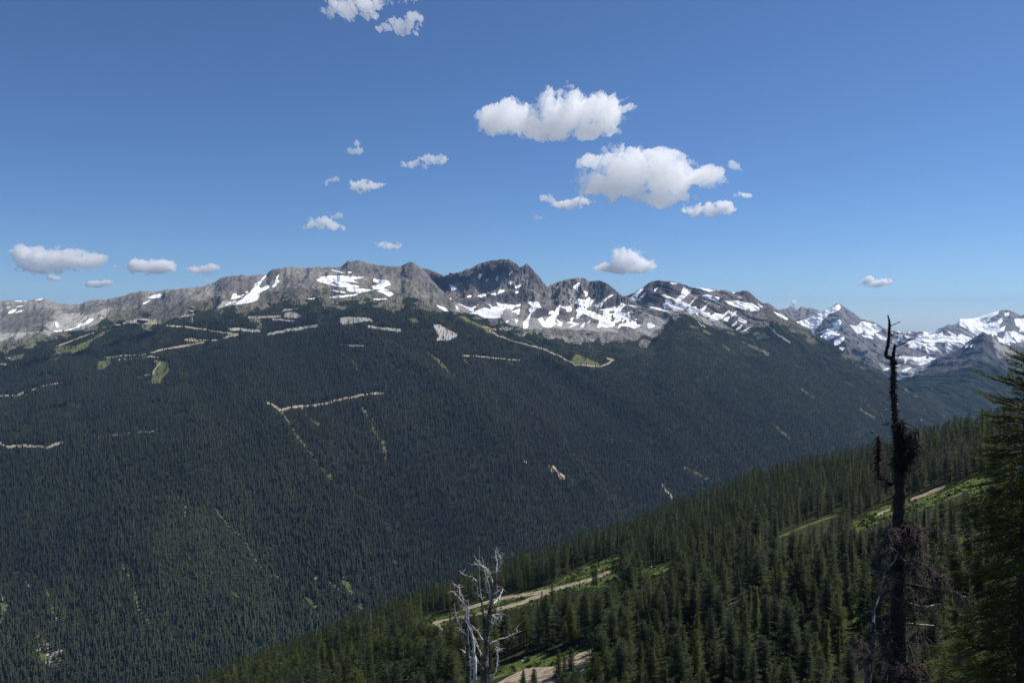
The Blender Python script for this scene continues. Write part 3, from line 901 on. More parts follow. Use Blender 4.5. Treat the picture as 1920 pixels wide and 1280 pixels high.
def scatter_far():
    out = []
    for g, nmax, y0, y1, xa, xb, tmax in ((G1, 520000, 1450, 5600, -60, 1790, 3), (G3, 80000, 4950, 6000, 1180, 1800, 2)):
        # uniform over ground
        yy = np.sqrt(rng.rand(nmax) * (y1 ** 2 - y0 ** 2) + y0 ** 2)
        tt = (rng.uniform(xa, xb, nmax) - 960) / F
        xx = tt * yy
        zz = sample(g, tt, yy)
        ins = (yy > g['D'][0, 0]) 
        px, py = pix(xx, yy, zz)
        big = fbm(xx / 220, yy / 220, 3, 41)
        h = (12 + 12 * rng.rand(nmax) ** 1.3) * (1 + 0.18 * big)
        above = sstep(3600, 4100, yy)
        h = h * (1 - 0.42 * above)
        lw = poly_field(px, py, LIGHT_WOOD[:1], 8)
        h = h * (1 - 0.35 * lw)
        px2, py2 = pix(xx, yy, zz + 0.55 * h)
        tl = TREELINE(px)
        dist = py - tl
        edge = fbm(xx / 95, yy / 95, 4, 43, 0.6)
        thick = np.maximum(sstep(-8, 34, dist + 58 * edge), 0.16 * sstep(-42, -5, dist) * sstep(0.0, 0.3, fbm(xx / 90, yy / 90, 3, 53)))
        thick = np.where(dist < -42, 0, thick)
        # thinner growth between treeline and closed forest, clumped
        clump = sstep(-0.25, 0.2, fbm(xx / 45, yy / 45, 3, 47) + 0.008 * (dist - 35))
        p = thick * np.where(dist < 90, 0.12 + 0.88 * clump, 1.0)
        def clear(ax, ay):
            ax, ay = warp(ax, ay)
            a = np.maximum(line_field(ax, ay, ROAD_L, 0.4), poly_field(ax, ay, GRAVEL + MEADOW + PALE, 0.6))
            return np.maximum(a, line_field(ax, ay, MEADOW_L + PALE_L, 0.6))
        blocked = np.maximum(clear(px, py), clear(px2, py2)) > 0.5
        sp = np.maximum(line_field(*warp(px2, py2), [(a_, b_ * 1.3) for a_, b_ in SPARSE_L], 2.5), 0.9 * poly_field(*warp(px2, py2), SPARSE, 3))
        lw = np.maximum(lw, 0.45 * poly_field(px, py, LIGHT_WOOD[1:], 25))
        p = np.where(blocked, 0.04, p) * (1 - 0.78 * sp)
        gap = fbm(xx / 70, yy / 110, 4, 49)
        p = p * np.where((px < 420) & (dist < 190), 1 - 0.85 * sstep(0.18, 0.34, gap), 1 - 0.5 * sstep(0.28, 0.42, gap))
        keep = (rng.rand(nmax) < p)
        # nothing on the hidden back of the crest
        keep &= yy < np.interp(tt, g['tx'], g['D'][-30 if g is G1 else -25] )
        keep &= py < 1400
        out.append((xx[keep], yy[keep], zz[keep], h[keep], lw[keep], big[keep], sp[keep]))
    X, Y, Z, H, L, B, S = [np.concatenate([o[i] for o in out]) for i in range(7)]
    R = H * rng.uniform(0.12, 0.21, len(H)) * (1 + 0.25 * L)
    lowl = sstep(0.0, 1.0, (3000 - Y) / 1500)
    streak = fbm((X + 0.55 * Y) / 130, Y / 600, 3, 44)
    wv = 90 * fbm(X / 500, Y / 500, 2, 8)
    spur = ridged((X + 0.55 * Y + wv) / 520.0, Y / 1900.0, 3, 3, 0.55)   # the same spurs and gullies as the ground; darker gully tint paints fold shade
    PXs, PYs = pix(X, Y, Z)
    strip = sstep(0.0, 0.3, fbm((X + 0.35 * Y) / 38, Y / 420, 3, 46)) * sstep(860, 960, PYs) * (1 - sstep(560, 760, PXs))
    tint = np.clip(0.02 + 0.34 * strip + 0.14 * B + 0.16 * streak + 0.16 * spur + 0.22 * (rng.rand(len(X)) ** 2) + 0.62 * L + 0.12 * lowl + 0.3 * S, 0, 1)
    print("far trees", len(X))
    a = forest_mesh("forest", X, Y, Z - 0.5, H, R, tint, 3, 5)
    link("forest", a, MAT_FARWOOD, kind='stuff', label="dark conifer forest covering the whole far mountain side", cat="forest")


scatter_far()

# ------------------------------------------------------------------ the near slope
def r6(p): return T(1280, 854, 3, p)


CREST_Y = curve([(-700,380),(0,430),(300,470),(700,500),(1000,520),(1200,580),(1400,650),(1600,640),(1750,570),(1920,500),(2600,420)])
TOPS = curve([(-700,1640),(0,1400),(200,1325),(300,1285),(400,1247),(500,1208),(600,1170),(700,1130),(800,1092),(900,1054),(1000,1022),(1100,985),(1200,952),(1300,916),(1400,880),(1500,853),(1600,830),(1700,803),(1800,770),(1920,742),(2600,600)])


def near_z(x, y):
    x = np.asarray(x, float)
    y = np.asarray(y, float)
    tx = x / np.maximum(y, 1.0)
    px = np.clip(960 + F * tx, -700, 2600)
    Yc = CREST_Y(px)
    gpy = TOPS(px) + 16.5 * F / Yc
    zc = Yc * ray(px, gpy)[1]
    plane = -54 + 0.33 * x - 0.23 * y
    pc = -54 + 0.33 * tx * Yc - 0.23 * Yc
    q = np.clip(y / Yc, 0, 1)
    z = plane + (zc - pc) * q ** 1.6
    over = np.maximum(y - Yc, 0)
    z = np.where(y > Yc, zc - 0.30 * over - 0.0016 * np.minimum(over, 300) ** 2, z)
    z = z + 1.6 * fbm(x / 45, y / 45, 3, 61) * sstep(30, 90, y)
    z = z + 51.5 * np.exp(-(x * x + y * y) / 28.0 ** 2)
    return z


NEAR_MEADOW = [
    r5([(440,945),(500,890),(620,880),(720,850),(900,790),(1180,728),(1280,668),(1420,598),(1570,565),(1570,700),(1500,735),(1440,742),(1260,762),(1180,800),(1050,850),(900,880),(700,905),(620,925),(560,980),(520,965)]),
    r5([(1680,652),(1860,608),(1850,640),(1700,705)]),
    r6([(955,365),(1150,268),(1290,238),(1560,148),(1725,95),(1735,210),(1690,262),(1600,205),(1300,325),(1160,350),(1050,405),(985,440)]),
    r5([(860,1232),(960,1160),(1090,1108),(1210,1105),(1395,1070),(1405,1092),(1330,1110),(1220,1180),(1040,1195),(900,1245),(800,1278),(690,1278),(700,1262)]),
    r6([(950,850),(1012,798),(1000,900),(985,980),(948,1000)]),
    r5([(1630,1000),(1680,995),(1670,1030),(1640,1030)]),
    r6([(1372,500),(1400,490),(1402,600),(1380,610)]),
    r6([(1560,425),(1580,425),(1582,505),(1562,505)]),
]
NEAR_GRAVEL = [r5([(850,1290),(940,1240),(1040,1192),(1200,1182),(1330,1112),(1412,1078),(1412,1150),(1370,1200),(1200,1290)])]
NEAR_TRACK = [
    (r5([(690,862),(880,806),(1060,776),(1180,755),(1420,690),(1510,652)]), 6.0),
    (r5([(880,862),(1000,832),(1100,792),(1160,778)]), 7.0),
    (r5([(520,938),(620,916),(700,903),(800,882),(890,858)]), 5.0), (r5([(535,940),(560,978)]), 8),
    (r6([(1290,245),(1470,175)]), 6), (r6([(1100,330),(1165,300)]), 5), (r6([(275,835),(330,830)]), 5),
]
NEAR_LINES = [(r6([(540,457),(700,392),(870,330)]), 3.0), (r6([(790,200),(800,210)]), 3)]


def near_clear(px, py, s=0.8):
    return np.maximum(poly_field(px, py, NEAR_MEADOW + NEAR_GRAVEL, s), line_field(px, py, NEAR_TRACK + NEAR_LINES, s))


def build_near():
    txs = np.linspace(-1.15, 1.15, 900)
    ys = np.concatenate([np.array([0.3, 1, 2, 3.5]), np.geomspace(5, 1400, 700)])
    TX, Y = np.meshgrid(txs, ys)
    X = TX * Y
    Z = near_z(X, Y)
    px, py = pix(X, Y, Z)
    a = {"road": np.maximum(poly_field(px, py, NEAR_GRAVEL, 2.0), line_field(px, py, NEAR_TRACK, 1.2)),
         "meadow": np.maximum(poly_field(px, py, NEAR_MEADOW, 2.5), line_field(px, py, NEAR_LINES, 2.0))}
    nr, nc = X.shape
    idx = np.arange(nr * nc).reshape(nr, nc)
    f = np.stack([idx[:-1, :-1], idx[:-1, 1:], idx[1:, 1:], idx[1:, :-1]], -1).reshape(-1, 4)
    me = mesh_np("ground", np.stack([X, Y, Z], -1).reshape(-1, 3), f, 4, a, smooth=True)
    m = NT("near_slope_ground")
    n1 = m.noise(0.25, 8, 0.65)
    n2 = m.noise(1.7, 6, 0.7)
    n3 = m.noise(0.05, 4, 0.6)
    col = m.mix(m.step(n1, 0.4, 0.6), (0.012, 0.016, 0.006), (0.038, 0.044, 0.015))
    grass = m.mix(m.step(n2, 0.35, 0.65), (0.035, 0.062, 0.012), (0.10, 0.13, 0.034))
    grass = m.mix(m.math('MULTIPLY', m.step(n1, 0.52, 0.66), 0.7), grass, (0.16, 0.15, 0.07))
    e = m.math('ADD', m.attr("meadow"), m.math('MULTIPLY', m.math('SUBTRACT', n1, 0.5), 0.7))
    col = m.mix(m.step(e, 0.4, 0.6), col, grass)
    grav = m.mix(m.step(n2, 0.3, 0.7), (0.27, 0.215, 0.15), (0.42, 0.35, 0.27))
    grav = m.mix(m.step(n1, 0.42, 0.62), grav, (0.17, 0.14, 0.09))
    e = m.math('ADD', m.attr("road"), m.math('MULTIPLY', m.math('SUBTRACT', n1, 0.5), 1.0))
    col = m.mix(m.step(e, 0.42, 0.58), col, grav)
    b = m.bsdf(col, 0.95, 0.1, bump=m.math('ADD', m.math('MULTIPLY', n1, 0.6), m.math('MULTIPLY', n2, 0.15)), bstr=0.8, bdist=1.0)
    link("ground", me, m.done(b), kind='structure', label="near wooded slope with grassy ski runs and gravel tracks")


build_near()

# ------------------------------------------------------------------ conifers of the near slope
MAT_NEEDLE = foliage_material("conifer_needles", (0.004, 0.010, 0.002), (0.17, 0.225, 0.026), scale=0.8, transl=0.3, warm=(0.12, 0.14, 0.018), vary=0.4, power=2.2)
MAT_NEEDLE_COOL = foliage_material("conifer_needles_cool", (0.006, 0.011, 0.005), (0.12, 0.19, 0.036), scale=0.8, transl=0.25, warm=(0.015, 0.024, 0.010), vary=0.6, power=2.1)
mb = NT("conifer_bark")
nb = mb.noise(3.0, 6, 0.7)
MAT_BARK = mb.done(mb.bsdf(mb.mix(mb.step(nb, 0.35, 0.65), (0.05, 0.043, 0.036), (0.17, 0.155, 0.135)), 0.9, 0.15, bump=nb, bstr=0.8, bdist=0.05))


def tube(points, radii, sides=7, jitter=0.0, seed=0, closed_tip=True):
    """bent tapering tube through the points -> verts, quad faces"""
    P = np.array(points, float)
    n = len(P)
    r = np.random.RandomState(seed)
    tg = np.gradient(P, axis=0)
    tg /= np.linalg.norm(tg, axis=1)[:, None] + 1e-9
    ref = np.array([0.31, 0.95, 0.05])
    V = []
    for i in range(n):
        t = tg[i]
        a = np.cross(t, ref)
        if np.linalg.norm(a) < 0.1:
            a = np.cross(t, np.array([1.0, 0, 0]))
        a /= np.linalg.norm(a)
        b = np.cross(t, a)
        for s in range(sides):
            an = 2 * math.pi * s / sides
            rr = radii[i] * (1 + jitter * r.uniform(-1, 1))
            V.append(P[i] + rr * (math.cos(an) * a + math.sin(an) * b))
    Fc = []
    for i in range(n - 1):
        for s in range(sides):
            s2 = (s + 1) % sides
            Fc.append((i * sides + s, i * sides + s2, (i + 1) * sides + s2, (i + 1) * sides + s))
    return np.array(V), np.array(Fc)


class Acc:
    """collects tubes / quads into one mesh"""
    def __init__(s):
        s.V, s.F, s.T, s.n = [], [], [], 0

    def add(s, v, f, tint=0.5):
        v = np.asarray(v, float)
        f = np.asarray(f, int)
        s.V.append(v)
        s.F.append(f + s.n)
        s.T.append(np.full(len(v), tint) if np.isscalar(tint) else np.asarray(tint, float))
        s.n += len(v)

    def mesh(s, name, smooth=False):
        return mesh_np(name, np.concatenate(s.V), np.concatenate(s.F), s.F[0].shape[1], {"tint": np.concatenate(s.T)}, smooth)


def conifer(seed, H=18.0, R=2.3, c0=0.12, step=0.34, fine=1.0, nb=6, dead=0.0, droop=1.0, profile=0.8):
    """crown and trunk meshes of one spruce-like tree, base at origin"""
    r = np.random.RandomState(seed)
    bend = r.uniform(-1, 1, 2) * 0.25
    def axis(z):
        q = (z / H) ** 2
        return np.array([bend[0] * q, bend[1] * q])
    zs = np.linspace(0, H, 12)
    rad0 = 0.011 * H + 0.03
    tv, tf = tube([(*axis(z), z) for z in zs], [rad0 * (1 - z / H) ** 0.8 + 0.012 for z in zs], 7, 0.06, seed)
    tr = Acc()
    tr.add(tv, tf)
    V, TT = [], []
    z = c0 * H
    z0 = z
    while z < H - 0.15:
        t = (z - z0) / (H - z0)
        prof = (1 - t) ** profile * (0.45 + 0.55 * min(1.0, t / 0.12))
        k = nb if t < 0.85 else max(4, nb - 2)
        off = r.rand() * 6.28
        whorl = r.uniform(0.55, 1.15)
        for b in range(k):
            if r.rand() < 0.10:
                continue
            az = off + 6.283 * (b + r.uniform(-.35, .35)) / k
            L = max(0.22, R * prof * whorl * r.uniform(0.42, 1.22))
            e0 = math.radians(-24 * droop + 62 * t ** 1.5 + r.uniform(-8, 8))
            zb = z + r.uniform(-.16, .16)
            ns = max(2, int(L / (0.33 * fine)))
            ca, sa = math.cos(az), math.sin(az)
            ax = axis(zb)
            ss = (np.arange(ns) + 0.8) / ns * r.uniform(.93, 1.0)
            rr = L * ss
            zz = zb + L * (math.tan(e0) * ss - 0.22 * droop * ss ** 2 + 0.20 * ss ** 3)
            for i in range(ns):
                s = ss[i]
                p = np.array([ax[0] + ca * rr[i], ax[1] + sa * rr[i], zz[i]])
                fw = np.array([ca, sa, math.tan(e0) - 0.44 * droop * s + 0.6 * s * s])
                sd = np.array([-sa, ca, 0.0])
                w = (0.20 * L * (1.15 - s) + 0.13 + 0.10 * fine) * r.uniform(0.7, 1.25) * fine ** 0.35
                ln = 0.50 * fine ** 0.6 * r.uniform(0.75, 1.3)
                dz = -w * r.uniform(0.15, 0.65)
                tint = 0.15 + 0.55 * s * r.uniform(0.5, 1.25) + r.uniform(-.06, .1)  # dark inside, bright outward: crown shade and sunlit tips painted into the needles
                for sg in (-1, 1):
                    tipp = p + sd * sg * w + fw * ln * r.uniform(0.3, 0.8) + np.array([0, 0, dz])
                    a = p - fw * ln * 0.30
                    c = p + fw * ln * 0.55 + np.array([0, 0, -0.03])
                    m_ = (p + tipp) / 2 + np.array([0, 0, 0.06 * w])
                    V += [a, tipp, c, m_ + fw * 0.1]
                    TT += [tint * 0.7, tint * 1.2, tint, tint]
        z += step * r.uniform(0.75, 1.2) * (1 - 0.35 * t)
    # leader
    top = np.array([*axis(H), H])
    for q in range(4):
        a_ = 1.57 * q + r.rand()
        d = np.array([math.cos(a_), math.sin(a_), 0])
        V += [top + [0, 0, 0.25], top + d * 0.13 - [0, 0, .25], top - [0, 0, 0.5], top - d * 0.02]
        TT += [0.6] * 4
    V = np.array(V)
    n = len(V) // 4
    i4 = np.arange(n) * 4
    Fq = np.concatenate([np.stack([i4, i4 + 1, i4 + 3], -1), np.stack([i4 + 3, i4 + 1, i4 + 2], -1)])
    crown = mesh_np("crown", V, Fq, 3, {"tint": np.clip(TT, 0, 1)})
    trunk = tr.mesh("trunk", smooth=True)
    trunk.materials.append(MAT_BARK)
    return crown, trunk


SPEC = [  # seed, R, crown start, profile, needles, droop
    (1, 4.2, 0.06, 0.80, 0, 0.9), (2, 3.4, 0.12, 0.62, 0, 1.2), (3, 4.4, 0.16, 0.60, 1, 0.8), (4, 2.8, 0.10, 0.75, 1, 1.3),
    (5, 3.2, 0.34, 0.50, 0, 0.9), (6, 3.0, 0.42, 0.42, 0, 1.1), (7, 3.8, 0.26, 0.55, 1, 0.8), (8, 2.4, 0.14, 0.90, 0, 1.4),
]
PROTO = []
for (sd, R_, c0_, pr_, md_, dr_) in SPEC:
    cr, tk = conifer(sd, 18.0, R_, c0_, 0.33, 1.0, 7, droop=dr_, profile=pr_)
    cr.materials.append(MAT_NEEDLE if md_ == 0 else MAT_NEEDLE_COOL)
    PROTO.append((cr, tk))
cr, tk = conifer(40, 18.0, 2.0, 0.1, 0.5, 1.5, 4, droop=1.3, profile=0.7)
m_ = NT("dead_conifer_twigs")
cr.materials.append(m_.done(m_.bsdf(m_.mix(m_.noise(1.0), (0.06, 0.045, 0.038), (0.19, 0.165, 0.145)), 0.9, 0.1)))
DEAD = (cr, tk)
# lighter crowns for trees more than 250 m away
PROTO_FAR = []
for (sd, R_, c0_, pr_, md_, dr_) in SPEC:
    cr, tk = conifer(sd + 20, 18.0, R_ * 1.05, c0_, 0.62, 1.9, 5, droop=dr_, profile=pr_)
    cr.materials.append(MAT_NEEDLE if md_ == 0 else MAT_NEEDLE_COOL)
    PROTO_FAR.append((cr, tk))


def thin(x, y, dmin):
    cell = {}
    keep = []
    for i in range(len(x)):
        d = dmin[i]
        cx, cy_ = int(x[i] // 4), int(y[i] // 4)
        ok = True
        for a in (-1, 0, 1):
            for b in (-1, 0, 1):
                for j in cell.get((cx + a, cy_ + b), ()):
                    if (x[i] - x[j]) ** 2 + (y[i] - y[j]) ** 2 < d * d:
                        ok = False
                        break
                if not ok:
                    break
            if not ok:
                break
        if ok:
            cell.setdefault((cx, cy_), []).append(i)
            keep.append(i)
    return np.array(keep)


def scatter_near():
    N = 80000
    y = np.sqrt(rng.rand(N) * (760.0 ** 2 - 46.0 ** 2) + 46.0 ** 2)
    tx = rng.uniform(-0.74, 0.74, N)
    x = tx * y
    px0 = 960 + F * tx
    m = y < CREST_Y(px0) + 60
    x, y, px0 = x[m], y[m], px0[m]
    k = thin(x, y, np.where(y > 330, 2.5, 2.9) + 2.1 * rng.rand(len(x)))
    x, y, px0 = x[k], y[k], px0[k]
    z = near_z(x, y)
    h = 8.5 + 8.5 * rng.rand(len(x)) ** 1.2 + 2.5 * fbm(x / 60, y / 60, 2, 91)
    h = np.where(rng.rand(len(x)) < 0.30, h * rng.uniform(0.3, 0.65, len(x)), h)
    h = np.where((px0 > 1200) & (y < 320), h * 0.92, h)
    h = np.where((px0 < 1150) & (y < 420), h * 1.15, h)
    # tops must not climb over the traced crest of the stand, apart from a few
    bad = np.zeros(len(x), bool)
    first = np.full(len(x), 2.0)
    for q in np.linspace(1.0, 0.0, 15):
        px, py = pix(x, y, z + q * h)
        first = np.where(near_clear(px, py, 4.0) > 0.12, q, first)
    bad |= first < 0.25
    fit = (first < 1.5) & ~bad
    h = np.where(fit, h * first * rng.uniform(0.95, 1.12, len(x)), h)
    bad |= fit & (h < 4.0)
    bad |= fit & (first < 0.5) & (rng.rand(len(x)) < 0.5)
    ptx, pty = pix(x, y, z + h)
    lim = TOPS(ptx) - 7 * rng.rand(len(x)) + 3
    over = pty < lim
    h = np.where(over, h * np.clip(1 - (lim - pty) / (F / y * h), 0.35, 1), h)
    # stands are denser on the left, with glades on the right
    px, py = pix(x, y, z)
    glade = fbm(x / 38, y / 38, 3, 95)
    dens = np.where((px > 1250) & (y < 420), 0.9 + 0.4 * glade, 0.97)
    bad |= rng.rand(len(x)) > dens
    # keep sight lines of the very near trees free
    ptx, pty = pix(x, y, z + h)
    bad |= (pty > 1400) | (ptx < -140) | (ptx > 2060)
    bad |= (np.abs(x - 5.2) < 3.5) & (y < 60)
    g = ~bad
    return x[g], y[g], z[g], h[g]


def put_tree(name, crown, trunk, x, y, z, h, rz, label, cat, group=None, wid=1.0, tilt=(0, 0)):
    root = bpy.data.objects.new(name, None)
    root.empty_display_size = 0.5
    C.objects.link(root)
    root.location = (x, y, z)
    root.rotation_euler = (tilt[0], tilt[1], rz)
    s = h / 18.0
    root.scale = (s * wid, s * wid, s)
    root["label"] = label
    root["category"] = cat
    if group:
        root["group"] = group
    a = bpy.data.objects.new("crown", crown)
    b = bpy.data.objects.new("trunk", trunk)
    for o in (a, b):
        C.objects.link(o)
        o.parent = root
    return root


def instancer(name, pts, idx, scl, wid, rot, protos, label):
    """one mass of trees: points carrying real tree copies"""
    me = bpy.data.meshes.new(name)
    me.vertices.add(len(pts))
    me.vertices.foreach_set("co", np.asarray(pts, np.float32).ravel())
    a = me.attributes.new("pick", 'INT', 'POINT')
    a.data.foreach_set("value", np.asarray(idx, np.int32))
    a = me.attributes.new("size", 'FLOAT_VECTOR', 'POINT')
    a.data.foreach_set("vector", np.stack([scl * wid, scl * wid, scl], -1).astype(np.float32).ravel())
    a = me.attributes.new("turn", 'FLOAT_VECTOR', 'POINT')
    a.data.foreach_set("vector", np.asarray(rot, np.float32).ravel())
    col = bpy.data.collections.new(name + "_kinds")
    for i, (cr, tk) in enumerate(protos):
        vs_ = []
        # one joined mesh per kind: crown triangles + trunk quads
        bm_v = np.empty(len(cr.vertices) * 3, np.float32)
        cr.vertices.foreach_get("co", bm_v)
        o = bpy.data.objects.new("conifer_kind_%02d" % i, joined(cr, tk))
        col.objects.link(o)
    ng = bpy.data.node_groups.new(name + "_nodes", 'GeometryNodeTree')
    ng.interface.new_socket("Geometry", in_out='INPUT', socket_type='NodeSocketGeometry')
    ng.interface.new_socket("Geometry", in_out='OUTPUT', socket_type='NodeSocketGeometry')
    gi = ng.nodes.new("NodeGroupInput")
    go = ng.nodes.new("NodeGroupOutput")
    ci = ng.nodes.new("GeometryNodeCollectionInfo")
    ci.inputs["Collection"].default_value = col
    ci.inputs["Separate Children"].default_value = True
    ci.inputs["Reset Children"].default_value = True
    ip = ng.nodes.new("GeometryNodeInstanceOnPoints")
    ip.inputs["Pick Instance"].default_value = True
    def na(nm, ty):
        q = ng.nodes.new("GeometryNodeInputNamedAttribute")
        q.data_type = ty
        q.inputs["Name"].default_value = nm
        return q.outputs["Attribute"]
    L = ng.links.new
    L(gi.outputs[0], ip.inputs["Points"])
    L(ci.outputs[0], ip.inputs["Instance"])
    L(na("pick", 'INT'), ip.inputs["Instance Index"])
    L(na("size", 'FLOAT_VECTOR'), ip.inputs["Scale"])
    er = ng.nodes.new("FunctionNodeEulerToRotation")
    L(na("turn", 'FLOAT_VECTOR'), er.inputs[0])
    L(er.outputs[0], ip.inputs["Rotation"])
    L(ip.outputs[0], go.inputs[0])
    o = link(name, me, None, kind='stuff', label=label, cat="forest")
    md = o.modifiers.new("trees", 'NODES')
    md.node_group = ng
    return o


def joined(cr, tk):
    import bmesh
    bm = bmesh.new()
    bm.from_mesh(cr)
    n = len(bm.faces)
    bm.from_mesh(tk)
    bm.faces.ensure_lookup_table()
    for f_ in bm.faces[n:]:
        f_.material_index = 1
    me = bpy.data.meshes.new("conifer")
    bm.to_mesh(me)
    bm.free()
    me.materials.append(cr.materials[0])
    me.materials.append(MAT_BARK)
    return me


def near_trees():
    x, y, z, h = scatter_near()
    print("near trees", len(x))
    rot = np.stack([rng.uniform(-.05, .05, len(x)), rng.uniform(-.05, .05, len(x)), rng.rand(len(x)) * 6.283], -1)
    wid = rng.uniform(0.85, 1.4, len(x)) * np.where(y < 330, 1.12, 1.0)
    px, py = pix(x, y, z)
    tpx, tpy = pix(x, y, z + h)
    # tall bare-stemmed stand between the two ski runs, fuller crowns elsewhere
    stand = (px < 1200) & (y < 420)
    kind = np.where(stand, rng.choice([2, 4, 5, 6, 4, 1], len(x)), rng.choice([0, 1, 2, 3, 6, 7, 0], len(x)))
    app = h / y * F
    vis = (tpy < 1262) & (tpx > 5) & (tpx < 1790) & (tpy > 600)
    order = np.argsort(-np.where(vis, np.minimum(app, 1280 - tpy + 12), 0))
    things = order[:292]
    isT = np.zeros(len(x), bool)
    isT[things] = True
    for i in things:
        X, Y = tpx[i], tpy[i]
        k = kind[i]
        small = h[i] < 11.5
        if X < 830:
            lab, grp = "slim dark conifer in the stand left of the grey dead tree", "conifers in the stand left of the grey dead tree"
        elif X < 1110:
            lab, grp = "dark conifer in the stand between the two grassy ski runs", "conifers between the two ski runs"
        elif X < 1340:
            lab, grp = "dark conifer on the wooded slope just right of the lower gravel track", "conifers right of the lower gravel track"
        elif X < 1600 and Y > 1120:
            lab, grp = "bushy conifer at the foot of the slope left of the dark snag", "conifers at the foot of the slope left of the snag"
        elif X < 1600:
            lab, grp = "dark conifer below the long grassy strip left of the dark snag", "conifers on the mid slope left of the snag"
        else:
            lab, grp = "dark conifer standing between the dark snag and the big fir at the right edge", "conifers between the snag and the big fir"
        if small:
            lab = lab.replace("dark conifer", "short young conifer").replace("bushy conifer", "short young conifer").replace("slim dark conifer", "short young conifer").replace("slim short", "short")
            grp = "young " + grp
        cr, tk = PROTO[k]
        put_tree("conifer_tree", cr, tk, x[i], y[i], z[i] - 0.3, h[i], rot[i, 2], lab, "tree", grp, wid[i], (rot[i, 0], rot[i, 1]))
    r = ~isT
    nearr = r & (y < 260)
    farr = r & (y >= 260)
    kind = np.where(r & (rng.rand(len(x)) < 0.012), 8, kind)
    for nm_, sel, pr, lab in (("forest", nearr, PROTO + [DEAD], "rest of the conifers on the near part of the near slope"), ("forest", farr, PROTO_FAR + [DEAD], "mass of dark conifers covering the upper part of the near slope up to its crest")):
        instancer(nm_, np.stack([x[sel], y[sel], z[sel] - 0.3], -1), kind[sel], h[sel] / 18.0, wid[sel], rot[sel], pr, lab)


near_trees()

# ------------------------------------------------------------------ dead trees and the big fir
def wood_material(name, a, b, c, lo=0.35, hi=0.6, scale=9.0):
    m = NT(name)
    n1 = m.noise(scale, 6, 0.7)
    n2 = m.noise(scale * 6, 4, 0.7)
    col = m.mix(m.step(n1, lo, hi), a, b)
    col = m.mix(m.math('MULTIPLY', m.step(n2, 0.5, 0.7), 0.6), col, c)
    return m.done(m.bsdf(col, 0.85, 0.15, bump=m.math('ADD', n1, m.math('MULTIPLY', n2, 0.5)), bstr=0.9, bdist=0.03))


MAT_SNAG = wood_material("dark_dead_bark", (0.012, 0.010, 0.009), (0.045, 0.038, 0.034), (0.17, 0.15, 0.135))
MAT_TWIG = wood_material("dead_twigs", (0.035, 0.027, 0.025), (0.12, 0.095, 0.088), (0.27, 0.23, 0.21))
MAT_BLEACH = wood_material("bleached_dead_wood", (0.42, 0.40, 0.38), (0.72, 0.69, 0.65), (0.12, 0.10, 0.095), 0.3, 0.55, 5.0)
MAT_GREYWOOD = wood_material("grey_dead_bark", (0.045, 0.037, 0.035), (0.16, 0.145, 0.135), (0.30, 0.28, 0.26), 0.4, 0.62, 6.0)


def spline(P, n):
    P = np.array(P, float)
    k = len(P)
    if k == 2:
        t = np.linspace(0, 1, n)[:, None]
        return P[0] * (1 - t) + P[1] * t
    Q = np.vstack([2 * P[0] - P[1], P, 2 * P[-1] - P[-2]])
    out = []
    for t in np.linspace(0, k - 1, n):
        i = min(int(t), k - 2)
        f = t - i
        a, b, c, d = Q[i], Q[i + 1], Q[i + 2], Q[i + 3]
        out.append(0.5 * ((2 * b) + (c - a) * f + (2 * a - 5 * b + 4 * c - d) * f * f + (3 * b - a - 3 * c + d) * f ** 3))
    return np.array(out)


def px_path(pts, Y, dys=None):
    return [at(p[0], p[1], Y + (dys[i] if dys is not None else 0)) for i, p in enumerate(pts)]


def twig_mass(acc, path, count, length, droop, r, rad=0.0045, curl=1.0, spread=1.0):
    """hanging, curling side twigs along a branch"""
    P = np.array(path)
    for _ in range(count):
        t = r.uniform(0.05, 1.0) * (len(P) - 1)
        i = min(int(t), len(P) - 2)
        p = P[i] + (P[i + 1] - P[i]) * (t - i)
        ax = P[i + 1] - P[i]
        ax = ax / (np.linalg.norm(ax) + 1e-9)
        d = r.normal(size=3)
        d -= ax * d.dot(ax) * 0.6
        d /= np.linalg.norm(d) + 1e-9
        d = d * spread
        L = length * r.uniform(0.35, 1.2)
        pts = [p]
        g = np.array([0, 0, -1.0])
        c = np.cross(d, g)
        n = 5
        for k in range(n):
            f = (k + 1) / n
            d = d + g * droop * 0.42 * (1 if k < 3 else -curl * 0.7) + r.normal(size=3) * 0.10
            d /= np.linalg.norm(d) + 1e-9
            pts.append(pts[-1] + d * L / n)
        v, f_ = tube(pts, [rad * (1.2 - 0.8 * k / n) for k in range(n + 1)], 3, 0.0, r.randint(9999))
        acc.add(v, f_, 0.5)


